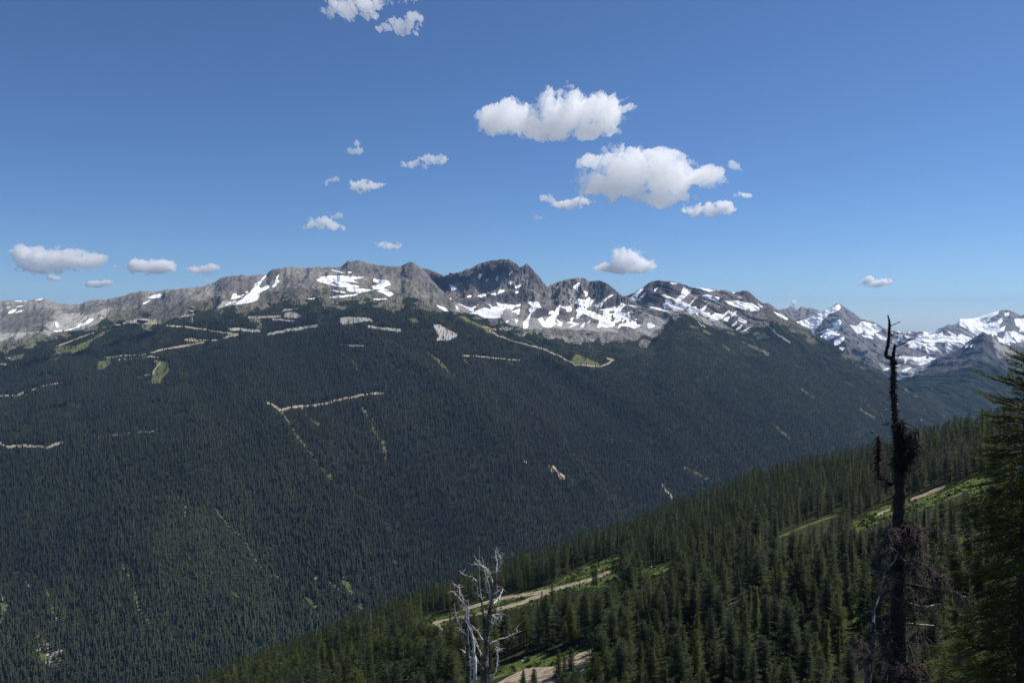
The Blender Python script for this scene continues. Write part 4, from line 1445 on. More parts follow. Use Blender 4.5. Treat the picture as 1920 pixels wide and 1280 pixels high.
def branch_obj(parent, origin, pts3, r0, r1, mat, seed, sides=6, jitter=0.12, n=None, twigs=0, tl=0.3, droop=1.0, name="branch", tw_mat=None, trad=0.0045, curl=1.0, wob=0.0):
    r = np.random.RandomState(seed)
    n = n or max(6, 4 * len(pts3))
    P = spline(pts3, n)
    if wob:
        P[1:-1] += r.normal(size=(n - 2, 3)) * wob
    rad = np.linspace(r0, r1, n) * (1 + 0.12 * r.uniform(-1, 1, n))
    acc = Acc()
    v, f = tube(P - origin, rad, sides, jitter, seed)
    acc.add(v, f, 0.4)
    # close the far end
    acc.add((P[-1] - origin)[None] + np.array([[r1, 0, 0], [0, r1, 0], [-r1, 0, 0], [0, 0, r1]]) * 0.8, [(0, 1, 2, 3)], 0.4)
    nb = sum(len(x) for x in acc.F)
    if twigs:
        twig_mass(acc, P - origin, twigs, tl, droop, r, trad, curl)
    me = acc.mesh(name, smooth=True)
    me.materials.append(mat)
    if twigs:
        me.materials.append(tw_mat or MAT_TWIG)
        mi = np.zeros(len(me.polygons), np.int32)
        mi[nb:] = 1
        me.polygons.foreach_set("material_index", mi)
    o = bpy.data.objects.new(name, me)
    C.objects.link(o)
    o.parent = parent
    return o


def empty_root(name, loc, label, cat, group=None):
    o = bpy.data.objects.new(name, None)
    C.objects.link(o)
    o.location = loc
    o["label"] = label
    o["category"] = cat
    if group:
        o["group"] = group
    return o


def dark_snag():
    Y = 18.0
    s = Y / F                       # metres per photo pixel there
    bx, by, _ = at(1683, 1330, Y)
    gz = float(near_z(bx, Y))
    O = np.array([bx, Y, gz])
    root = empty_root("dead_tree", O, "tall dark dead conifer with a split broken top beside the big fir", "tree")
    # trunk
    pp = [(1684,1420),(1683,1330),(1683,1240),(1684,1160),(1684,1080),(1685,1000),(1687,930),(1687,880),(1683,830),(1679,795),(1677,760),(1675,722),(1675,690),(1675,672)]
    rr = [17, 15, 13.0, 12, 11.5, 11, 10.5, 9, 6.2, 5.0, 4.3, 4.0, 3.9, 3.5]
    P = [(bx, Y, gz - 0.5), (bx - 0.02, Y, gz * 0.62 - 4)] + px_path(pp, Y)
    Rr = [0.42, 0.33] + [q * s for q in rr]
    n = 110
    S = spline(P, n)
    Rn = np.interp(np.linspace(0, len(P) - 1, n), np.arange(len(P)), Rr)
    r = np.random.RandomState(5)
    S[20:] += r.normal(size=(n - 20, 3)) * 0.010
    Rn *= 1 + 0.10 * r.uniform(-1, 1, n)
    acc = Acc()
    Rn[20:] *= 1 + 0.16 * fbm(np.arange(n - 20) / 5.0, np.zeros(n - 20), 3, 77) * 2
    v, f = tube(S - O, Rn, 14, 0.18, 3)
    acc.add(v, f, 0.3)
    # loose bark flakes and lichen spikes
    for _ in range(1600):
        t = r.uniform(n * 0.45, n - 2)
        i = int(t)
        a = r.uniform(0, 6.283)
        R0 = Rn[i] * 0.9
        p = S[i] - O + np.array([math.cos(a) * R0, math.sin(a) * R0, r.uniform(-.05, .05)])
        d = np.array([math.cos(a), math.sin(a), r.uniform(-.8, .6)]) * r.uniform(0.02, 0.09)
        w = r.uniform(0.006, 0.02)
        acc.add([p - [0, 0, w], p + [w * 0.6, 0, 0], p + d, p + [0, 0, w]], [(0, 1, 2, 3)], 0.3)
    me = acc.mesh("trunk", smooth=True)
    me.materials.append(MAT_SNAG)
    o = bpy.data.objects.new("trunk", me)
    C.objects.link(o)
    o.parent = root
    def B(pts, r0, r1, mat=MAT_SNAG, seed=0, dys=None, **k):
        branch_obj(root, O, px_path(pts, Y, dys), r0 * s, r1 * s, mat, seed, **k)
    c = lambda p: T(1560, 560, 3.5556, p)
    d = lambda p: T(1560, 920, 3.5556, p)
    spike = dict(twigs=110, tl=0.07, droop=0.3, trad=0.004, tw_mat=MAT_SNAG)
    B(c([(402,412),(385,392),(364,384),(360,360),(370,320),(378,270),(382,215),(384,175)]), 3.6, 2.4, seed=11, sides=9, jitter=0.25, n=34, **spike)
    B(c([(384,180),(382,150),(376,125),(374,108)]), 2.6, 0.5, seed=12, n=14, twigs=26, tl=0.06, droop=0.4, trad=0.003, tw_mat=MAT_SNAG)
    B(c([(404,400),(410,370),(414,340),(418,305)]), 3.8, 2.0, seed=13, sides=9, jitter=0.22, n=20, twigs=60, tl=0.06, droop=0.3, trad=0.004, tw_mat=MAT_SNAG)
    B(c([(385,185),(420,168),(456,153)]), 1.0, 0.5, seed=14, dys=[0, -.15, -.3], twigs=4, tl=.05)
    B(c([(385,248),(405,238),(432,226)]), 1.5, 0.6, seed=15, twigs=22, tl=0.08, droop=0.8)
    B(c([(418,322),(460,305),(490,290),(522,264)]), 1.5, 0.5, seed=16, dys=[0, -.1, -.2, -.3], twigs=10, tl=0.05)
    B(c([(415,378),(440,378),(470,374)]), 1.2, 0.8, seed=17, twigs=26, tl=0.08, droop=0.7)
    B(c([(415,436),(445,430),(478,420)]), 1.2, 0.5, seed=18, twigs=5, tl=0.06)
    B(c([(405,662),(436,657)]), 1.3, 0.8, MAT_BLEACH, seed=19)
    B(c([(402,710),(420,702),(442,700)]), 1.7, 1.0, MAT_BLEACH, seed=20, twigs=6, tl=.08)
    B(c([(380,742),(350,734)]), 1.1, 0.8, MAT_BLEACH, seed=21)
    B(c([(380,826),(360,834),(338,834)]), 1.4, 0.7, seed=22, twigs=14, tl=.09)
    # the second dead top on the right, thick with dead twigs
    B(c([(420,1120),(450,1020),(465,930),(468,870),(466,815)]), 5.0, 2.0, seed=23, dys=[0, -.1, -.2, -.2, -.2], twigs=520, tl=0.26, droop=0.5, trad=0.009, tw_mat=MAT_SNAG, jitter=0.3)
    B(c([(450,1050),(500,960),(545,900),(580,890)]), 2.6, 1.0, seed=24, dys=[0, -.2, -.3, -.3], twigs=360, tl=0.28, droop=1.1, trad=0.008)
    B(c([(440,1180),(490,1090),(530,1030),(575,960)]), 3.0, 1.2, seed=25, dys=[0, -.1, -.2, -.2], twigs=380, tl=0.28, droop=0.8, trad=0.009, tw_mat=MAT_SNAG)
    B(c([(400,1240),(350,1200),(315,1180),(305,1080),(312,990),(312,915)]), 3.2, 1.6, seed=26, dys=[0, .2, .3, .3, .3, .3], twigs=380, tl=0.16, droop=0.5, trad=0.009, tw_mat=MAT_SNAG, jitter=0.3)
    B(c([(395,1250),(340,1225),(290,1215)]), 2.0, 1.0, seed=27, dys=[0, .1, .1], twigs=70, tl=0.2, droop=0.8)
    B(c([(460,1100),(520,1150),(580,1120)]), 1.6, 0.7, seed=28, dys=[0, -.2, -.4], twigs=40, tl=0.2)
    # drooping dead boughs lower down
    B(d([(450,240),(430,330),(400,250),(370,300),(345,380)]), 2.2, 0.8, seed=31, dys=[0, -.2, -.3, -.4, -.4], twigs=210, tl=0.34, droop=1.2, trad=0.007)
    B(d([(460,230),(500,240),(545,270),(565,330),(560,390)]), 2.4, 0.9, seed=32, dys=[0, -.2, -.3, -.4, -.4], twigs=380, tl=0.36, droop=1.2, trad=0.007)
    B(d([(500,290),(560,275),(640,250),(735,265)]), 2.2, 0.9, seed=33, dys=[0, .1, .1, .1], twigs=130, tl=0.2, droop=0.9, trad=0.007)
    B(d([(380,370),(430,400),(440,410),(410,470),(370,520),(340,570),(360,620)]), 1.5, 0.7, MAT_BLEACH, seed=34, dys=[-.3] * 7, twigs=90, tl=0.25, droop=1.2, trad=0.007)
    B(d([(430,400),(460,440),(492,470)]), 1.0, 0.6, MAT_BLEACH, seed=35, dys=[-.3] * 3)
    B(d([(490,480),(560,470),(620,500),(680,560),(730,580),(765,600)]), 2.2, 0.9, seed=36, dys=[0, -.2, -.4, -.5, -.6, -.6], twigs=300, tl=0.36, droop=1.2, trad=0.007)
    B(d([(490,500),(550,520),(600,560),(600,620)]), 1.8, 0.8, seed=37, dys=[0, .2, .4, .5], twigs=170, tl=0.35, droop=1.2, trad=0.007)
    B(d([(500,620),(600,640),(720,665),(800,680),(880,700),(940,760)]), 2.2, 0.9, seed=38, dys=[0, -.3, -.5, -.6, -.7, -.7], twigs=220, tl=0.32, droop=1.3, trad=0.007)
    B(d([(500,745),(560,760),(610,780),(660,765),(715,750)]), 1.8, 0.8, MAT_BLEACH, seed=39, dys=[0, -.1, -.2, -.2, -.2], twigs=90, tl=0.22, droop=1.2, trad=0.007)
    B(d([(505,882),(580,888),(680,896)]), 1.5, 0.7, MAT_BLEACH, seed=40, dys=[0, -.1, -.2])
    B(d([(470,560),(485,640),(480,760),(490,860)]), 1.6, 1.0, MAT_TWIG, seed=41, dys=[-.35] * 4, twigs=80, tl=0.2, droop=1.0)
    B(d([(400,1180),(345,1010),(370,930),(385,950)]), 1.6, 0.7, seed=42, dys=[-.1, -.3, -.4, -.4], twigs=130, tl=0.26, droop=1.2, trad=0.007)
    B(d([(400,1130),(340,1140),(310,1135)]), 1.6, 1.2, MAT_BLEACH, seed=43, dys=[-.1, -.2, -.3])
    B(d([(480,1150),(440,1180),(390,1200),(360,1240),(380,1290)]), 2.0, 0.8, seed=44, dys=[-.2, -.4, -.5, -.6, -.6], twigs=220, tl=0.34, droop=1.2, trad=0.007)
    B(d([(490,1170),(560,1170),(620,1160)]), 1.8, 0.8, seed=45, dys=[-.1, -.2, -.2], twigs=120, tl=0.26, droop=1.1, trad=0.007)
    B(d([(480,1220),(540,1250),(600,1300)]), 1.8, 0.8, seed=46, dys=[-.1, -.3, -.3], twigs=140, tl=0.3, droop=1.1, trad=0.007)
    rq = np.random.RandomState(99)
    for k in range(16):
        y0_ = 985 + k * 19 + rq.uniform(-6, 6)
        sg = -1 if k % 2 else 1
        L_ = rq.uniform(26, 60)
        B([(1685, y0_), (1685 + sg * L_ * .5, y0_ - rq.uniform(-4, 14)), (1685 + sg * L_, y0_ + rq.uniform(5, 40))], 1.8, .7, seed=120 + k, dys=[0, rq.uniform(-.5, 0), rq.uniform(-.7, -.1)], twigs=90, tl=0.34, droop=1.2, trad=0.007)
    # slim dead stem just left of it, a tree of its own
    O2x, O2y, _ = at(1628, 1330, Y + 1.2)
    g2 = float(near_z(O2x, O2y))
    O2 = np.array([O2x, O2y, g2])
    r2 = empty_root("dead_tree", O2, "thin leaning bleached dead stem left of the dark snag", "tree")
    Pst = [(O2x - .1, O2y, g2 - .4), (O2x - 0.05, O2y, g2 * 0.6 - 4)] + px_path(d([(235,1400),(250,1200),(262,1080),(285,960),(275,860),(290,780),(312,705)]), O2y)
    branch_obj(r2, O2, Pst, 0.10, 0.014, MAT_GREYWOOD, 51, sides=8, n=60, name="trunk", wob=0.012)
    branch_obj(r2, O2, px_path(d([(275,870),(285,800),(300,745),(314,700)]), O2y - 0.03), 0.024, 0.014, MAT_BLEACH, 52, n=12)
    branch_obj(r2, O2, px_path(d([(265,1050),(215,1010),(180,990),(160,1040)]), O2y, [0, -.2, -.3, -.3]), 0.02, 0.008, MAT_SNAG, 53, twigs=150, tl=0.3, droop=1.1)
    branch_obj(r2, O2, px_path(d([(258,1120),(205,1100),(175,1130)]), O2y, [0, .2, .3]), 0.02, 0.008, MAT_SNAG, 54, twigs=140, tl=0.3, droop=1.1)
    branch_obj(r2, O2, px_path(d([(262,1080),(300,1040),(330,1060)]), O2y, [0, .1, .2]), 0.016, 0.007, MAT_SNAG, 55, twigs=90, tl=0.25, droop=1.1)


def grey_snag():
    Y = 26.0
    s = Y / F
    e = lambda p: T(800, 1000, 4.572, p)
    def tree(label, ground_px, trunk_pts, trunk_r, mat, branches, dy, seed):
        bx, by, _ = at(ground_px, 1300, Y + dy)
        gz = float(near_z(bx, Y + dy))
        O = np.array([bx, Y + dy, gz])
        root = empty_root("dead_tree", O, label, "tree", "grey dead stems in front of the ski runs")
        P = [(bx, Y + dy, gz - .4), (bx, Y + dy, gz * 0.6 - 5)] + px_path(e(trunk_pts), Y + dy)
        Rr = [trunk_r[0] * s * 1.9, trunk_r[0] * s * 1.4] + [q * s for q in trunk_r]
        n = 80
        S = spline(P, n)
        r = np.random.RandomState(seed)
        S[10:] += r.normal(size=(n - 10, 3)) * 0.010
        Rn = np.interp(np.linspace(0, len(P) - 1, n), np.arange(len(P)), Rr) * (1 + .1 * r.uniform(-1, 1, n))
        acc = Acc()
        v, f = tube(S - O, Rn, 10, 0.12, seed)
        acc.add(v, f, .4)
        if mat is MAT_GREYWOOD:
            for _ in range(260):
                i = r.randint(n * 0.4, n - 2)
                a = r.uniform(0, 6.283)
                p = S[i] - O + np.array([math.cos(a), math.sin(a), 0]) * Rn[i] * .9
                dd = np.array([math.cos(a), math.sin(a), r.uniform(-.9, .4)]) * r.uniform(.02, .09)
                w = r.uniform(.008, .025)
                acc.add([p - [0, 0, w], p + [w * .6, 0, 0], p + dd, p + [0, 0, w]], [(0, 1, 2, 3)], .3)
        me = acc.mesh("trunk", smooth=True)
        me.materials.append(mat)
        o = bpy.data.objects.new("trunk", me)
        C.objects.link(o)
        o.parent = root
        for k, (pts, r0, r1, m_) in enumerate(branches):
            rb = np.random.RandomState(seed + k)
            side = rb.uniform(-.5, .5)
            dys = [side * q / max(1, len(pts) - 1) for q in range(len(pts))]
            branch_obj(root, O, px_path(e(pts), Y + dy, dys), r0 * s * 0.85, r1 * s * 0.9, m_, seed * 10 + k, sides=6, n=6 * len(pts), twigs=12, tl=0.22, droop=0.15, curl=0.2, trad=0.005, tw_mat=MAT_BLEACH, wob=0.008)
    W, G = MAT_BLEACH, MAT_GREYWOOD
    tree("thickest of the grey dead stems, with many upswept bare white branches", 908,
         [(498,1380),(500,1270),(500,1130),(512,950),(520,840),(535,700),(547,620),(560,540),(588,430),(598,340)], [8, 7, 5.5, 4.6, 4.2, 3.6, 3.2, 2.9, 2.3, 1.7], G,
         [([(598,345),(600,290),(604,240),(596,190),(588,140)], 1.5, .5, W), ([(598,340),(622,270),(640,215),(672,160)], 1.6, .6, W), ([(604,240),(625,200),(610,160),(598,120)], .9, .4, W),
          ([(495,760),(480,640),(470,580),(438,520),(418,450),(400,390),(380,330),(384,240)], 2.6, .6, G), ([(470,600),(460,500),(455,400),(450,300),(452,200),(447,100)], 1.3, .35, W),
          ([(545,640),(548,520),(530,430),(500,340),(488,270),(472,195)], 1.7, .5, W), ([(575,470),(560,400),(540,340),(490,290),(440,240),(402,180)], 1.4, .4, W),
          ([(545,340),(520,300),(470,270),(430,262),(390,268)], .9, .4, W), ([(425,400),(380,368),(320,355),(282,318)], 1.0, .45, W),
          ([(575,600),(605,570),(635,520),(652,472)], 2.0, 1.0, W), ([(580,520),(605,495),(600,450)], 1.2, .6, W), ([(552,800),(590,755),(620,715),(645,675)], 1.8, .9, W), ([(555,770),(565,700),(610,690)], 1.0, .5, W),
          ([(545,945),(600,915),(640,900),(700,885),(745,862),(780,842),(766,808)], 1.8, .6, W), ([(540,1275),(560,1230),(590,1185),(602,1100),(610,1010),(628,985)], 2.3, 1.2, W),
          ([(610,1010),(590,985)], 1.0, .6, W), ([(500,930),(470,890),(440,840),(395,790)], 1.1, .5, W), ([(490,1150),(440,1090),(380,1000)], 1.0, .5, W), ([(480,1040),(440,960),(408,880)], 1.2, .5, W),
          ([(560,700),(590,720),(650,712)], .8, .4, W), ([(540,560),(520,470),(500,380)], 1.0, .4, W), ([(560,1000),(590,960),(600,930)], 1.2, .6, G), ([(520,480),(505,420),(525,370),(515,330)], .8, .35, W)], 0.0, 61)
    tree("darker of the slim dead stems, bent towards the left at its top", 878,
         [(362,1380),(360,1270),(356,1100),(346,900),(342,780),(350,700),(332,610),(305,540),(282,480),(240,440),(210,398)], [5, 4.5, 3.8, 3.2, 2.6, 2.2, 1.9, 1.6, 1.3, 1.0, .6], G,
         [([(330,600),(285,560),(250,525),(213,490)], .9, .4, W), ([(345,870),(300,820),(262,740),(245,660),(238,595)], 1.4, .5, W), ([(330,860),(300,830),(275,808)], .8, .4, W),
          ([(310,560),(285,500),(275,430)], .8, .4, W), ([(350,720),(362,660),(355,575)], .8, .4, W), ([(356,1100),(380,1150),(385,1060)], 1.0, .5, G), ([(350,1030),(325,1015),(303,995)], .9, .5, W)], 0.5, 71)
    tree("whitest of the slim dead stems, smooth and straight", 889,
         [(416,1380),(414,1280),(410,1100),(402,960),(388,860),(365,770),(348,700),(338,640)], [3.2, 3, 2.8, 2.5, 2.2, 2, 1.8, 1.3], W,
         [([(338,645),(318,590),(300,520),(270,460),(225,425)], 1.2, .5, W), ([(350,700),(325,640),(300,590)], 1.0, .5, W), ([(395,900),(420,940),(455,1010),(465,1030)], 1.0, .5, W),
          ([(388,870),(345,760),(335,700)], 1.1, .5, W)], -0.35, 81)


def fir(name, apex, Y, label, crown_h, half, seed, base_extra=0.0, group=None, lean=0.0, mat=None):
    """close fir built needle by needle: whorled boughs, side twigs, needle brushes"""
    r = np.random.RandomState(seed)
    ax, ay, az = at(apex[0], apex[1], Y)
    gz = float(near_z(ax, Y))
    O = np.array([ax, ay, gz])
    Hh = az - gz
    root = empty_root(name, O, label, "tree", group)
    zt = np.linspace(0, Hh, 14)
    v, f = tube([(lean * (1 - z / Hh), 0, z - (0.4 if z == 0 else 0)) for z in zt], [0.02 + 0.016 * (Hh - z) for z in zt], 9, .05, seed)
    acc = Acc()
    acc.add(v, f, .5)
    me = acc.mesh("trunk", smooth=True)
    me.materials.append(MAT_BARK)
    o = bpy.data.objects.new("trunk", me)
    C.objects.link(o)
    o.parent = root
    V, TT = [], []
    wood = Acc()
    def needles(p, d, L, tip):
        # brush of needles round a twig from p along d
        n = max(5, int(L / 0.0055))
        t = r.rand(n)
        a = r.rand(n) * 6.283
        d = d / (np.linalg.norm(d) + 1e-9)
        u = np.cross(d, [0, 0, 1.0])
        u /= np.linalg.norm(u) + 1e-9
        w = np.cross(u, d)
        up = np.abs(np.sin(a)) * 0.8 + 0.1
        radial = np.cos(a)[:, None] * u + up[:, None] * w
        base = p + t[:, None] * L * d
        nl = r.uniform(.020, .032, n)[:, None]
        end = base + radial * nl + d * nl * 0.65
        side = np.cross(radial, d)
        side /= np.linalg.norm(side, axis=1)[:, None] + 1e-9
        wdt = 0.0042
        q = np.stack([base - side * wdt, base + side * wdt, end], 1)
        V.append(q.reshape(-1, 3))
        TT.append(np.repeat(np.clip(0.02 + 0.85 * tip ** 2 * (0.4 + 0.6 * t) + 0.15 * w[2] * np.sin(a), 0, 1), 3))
    z = Hh - 0.12
    zlow = max(0.8, Hh - crown_h)
    needles(np.array([0, 0, Hh - 0.35]), np.array([0, 0, 1.0]), 0.35, 1.0)
    while z > zlow:
        t = Hh - z
        Lmax = half(t)
        k = 6 if t < 1.0 else 8
        off = r.rand() * 6.28
        for b in range(k):
            a = off + 6.283 * (b + r.uniform(-.3, .3)) / k
            L = Lmax * (r.uniform(0.62, 1.12) if r.rand() < 0.93 else r.uniform(1.2, 1.45))
            e0 = math.radians(max(-18, 38 - 26 * t) + r.uniform(-9, 9))
            zb = z + r.uniform(-.07, .07)
            h_ = np.array([math.cos(a), math.sin(a), 0])
            sd = np.array([-h_[1], h_[0], 0])
            n = max(4, int(L / 0.075))
            pts = []
            for i in range(n + 1):
                s_ = i / n
                pts.append(np.array([lean * (1 - zb / Hh), 0, zb]) + h_ * L * s_ + np.array([0, 0, L * (math.tan(e0) * s_ - 0.34 * s_ * s_ + 0.26 * s_ ** 3)]))
            v, f = tube(pts, [0.011 * (1.1 - i / n) + 0.002 for i in range(n + 1)], 4, 0, 1)
            wood.add(v, f)
            for i in range(1, n + 1):
                p = pts[i]
                fw = pts[i] - pts[i - 1]
                s_ = i / n
                if s_ > 0.22:
                    needles(pts[i - 1], fw, np.linalg.norm(fw), s_ ** 3)
                    tl = min(0.30, 0.10 + 0.36 * L * (1.05 - s_)) * r.uniform(.7, 1.15)
                    for sg in (-1, 1):
                        if r.rand() < 0.12:
                            continue
                        d_ = fw / np.linalg.norm(fw) * 0.75 + sd * sg * 0.8 + np.array([0, 0, r.uniform(-.22, .10)])
                        needles(p, d_, tl, 0.35 + 0.65 * s_)
                        if tl > 0.16:
                            dn = d_ / np.linalg.norm(d_)
                            for q in (0.45, 0.75):
                                pq = p + dn * tl * q
                                needles(pq, dn * .6 + fw / np.linalg.norm(fw) * .6 + r.normal(size=3) * .1, tl * .45, 0.3 + 0.6 * s_)
        z -= r.uniform(0.10, 0.15)
    V = np.concatenate(V)
    TT = np.concatenate(TT)
    cm = mesh_np("crown", V, np.arange(len(V)).reshape(-1, 3), 3, {"tint": TT})
    cm.materials.append(mat or MAT_FIR)
    o = bpy.data.objects.new("crown", cm)
    C.objects.link(o)
    o.parent = root
    wm = wood.mesh("boughs")
    wm.materials.append(MAT_BARK)
    o = bpy.data.objects.new("boughs", wm)
    C.objects.link(o)
    o.parent = root
    print(name, "needles", len(V) // 3)


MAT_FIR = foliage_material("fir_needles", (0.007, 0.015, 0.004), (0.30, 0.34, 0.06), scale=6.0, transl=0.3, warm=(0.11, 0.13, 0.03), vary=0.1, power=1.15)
dark_snag()
grey_snag()
fir("fir_tree", (1925, 652), 12.0, "big close fir with bright shoot tips at the right edge of the view", 7.2,
    lambda t: (0.10 + 0.56 * t) if t < 1.2 else min(1.0, 0.74 + 0.10 * (t - 1.2)), 5, lean=0.10)
fir("fir_tree", (1872, 1232), 15.0, "small fir with pale green shoots in the lower right corner", 3.0, lambda t: 0.12 + 0.42 * t, 6)
fir("fir_tree", (1800, 1200), 24.0, "yellow-green fir between the dark snag and the corner, lower right", 4.5, lambda t: 0.15 + 0.42 * t, 8)

# ------------------------------------------------------------------ clouds: banks of countless white flecks
def cloud_material(density):
    m = NT("cloud_white")
    df = m.n("ShaderNodeBsdfDiffuse")
    df.inputs[0].default_value = (0.95, 0.95, 0.95, 1)
    tr = m.n("ShaderNodeBsdfTransparent")
    out = m.n("ShaderNodeMixShader")
    out.inputs[0].default_value = 0.02
    m.l(tr.outputs[0], out.inputs[1])
    m.l(df.outputs[0], out.inputs[2])
    m.l(out.outputs[0], m.out.inputs["Surface"])
    v = m.n("ShaderNodeVolumeScatter")
    v.inputs["Color"].default_value = (1, 1, 1, 1)
    v.inputs["Density"].default_value = density
    v.inputs["Anisotropy"].default_value = 0.45
    m.l(v.outputs[0], m.out.inputs["Volume"])
    return m.m


def cloud(blobs, label, dens=1.0, seed=0, height=1500.0, edge=0.5, rough=0.55):
    """blobs: (cx, cy, rx, ry) in photo pixels, given real distance, size and thickness"""
    b = np.array(blobs, float)
    cx, cy_ = (b[:, 0].min() + b[:, 0].max()) / 2, b[:, 1].mean()
    tzc = float(ray(cx, cy_)[1])
    Y = float(np.clip(height / max(tzc, 0.001), 4000, 27000))
    gx0, gx1 = (b[:, 0] - b[:, 2] * 1.35).min() - 5, (b[:, 0] + b[:, 2] * 1.35).max() + 5
    gy0, gy1 = (b[:, 1] - b[:, 3] * 1.4).min() - 5, (b[:, 1] + b[:, 3] * 1.4).max() + 5
    st = 1.0
    us = np.arange(gx0, gx1, st)
    vs_ = np.arange(gy0, gy1, st)
    U, V = np.meshgrid(us, vs_)
    sc = max(9.0, 0.5 * b[:, 3].max())
    wu = U + 0.16 * sc * fbm(U / sc, V / sc, 3, 330 + seed) * 2
    wv = V + 0.16 * sc * fbm(U / sc, V / sc, 3, 340 + seed) * 2
    # smooth union of the blobs
    q = np.zeros(U.shape)
    hmax = np.zeros(U.shape)
    f = np.full(U.shape, -9.0)
    for (bx, by, rx, ry) in b:
        dv = wv - by
        k = 1 - ((wu - bx) / rx) ** 2 - (dv / np.where(dv > 0, ry * 0.85, ry)) ** 2
        f = np.maximum(f, k)
        hmax = np.maximum(hmax, ry * np.sqrt(np.clip(k, 0, 1)))
    n = fbm(wu / sc, wv / sc, 6, 300 + seed, 0.7)
    g = f + rough * 2.3 * n + 0.12 + 0.25 * rough * ridged(wu / (sc * .45), wv / (sc * .45), 4, 380 + seed, .6)
    puff = 1 + 0.35 * ridged(wu / (sc * .8), wv / (sc * .8), 5, 360 + seed, 0.55)
    hgt = 0.8 * hmax.max() * np.sqrt(np.clip(g, 0, 1)) * np.clip(puff, .4, 1.6) * sstep(0.0, 0.8 + edge * .6, g)
    m = Y / F
    tx, tz = ray(U, V)
    cpt = np.array([float(ray(cx, cy_)[0]) * Y, Y, tzc * Y])
    nr, nc = U.shape
    keep = g > 0.0
    keep[1:-1, 1:-1] |= (keep[:-2, 1:-1] | keep[2:, 1:-1] | keep[1:-1, :-2] | keep[1:-1, 2:])
    # two skins, near and far, joined round the rim
    X = tx * Y - cpt[0]
    Z = tz * Y - cpt[2]
    front = np.stack([X, -hgt * m, Z], -1).reshape(-1, 3)
    back = np.stack([X, hgt * m * 0.9, Z], -1).reshape(-1, 3)
    idx = np.arange(nr * nc).reshape(nr, nc)
    kq = keep[:-1, :-1] & keep[:-1, 1:] & keep[1:, 1:] & keep[1:, :-1]
    A = np.stack([idx[:-1, :-1], idx[1:, :-1], idx[1:, 1:], idx[:-1, 1:]], -1)[kq]
    Bf = A[:, ::-1] + nr * nc
    vv = np.concatenate([front, back])
    ff = np.concatenate([A, Bf])
    used, inv = np.unique(ff, return_inverse=True)
    dep = np.concatenate([g.ravel(), g.ravel()])[used]
    body = np.full(len(used), float(min(1.0, dens)))
    me = mesh_np("cloud", vv[used], inv.reshape(-1, 4), 4, {"depth": dep, "body": body}, smooth=True)
    tau = (3.6 if cy_ > 450 else 2.6) * dens ** 1.7
    MAT_CLOUD = cloud_material(tau / (1.6 * b[:, 3].max() * m))
    link("cloud", me, MAT_CLOUD, label=label, cat="cloud", loc=tuple(cpt))
    return len(used)


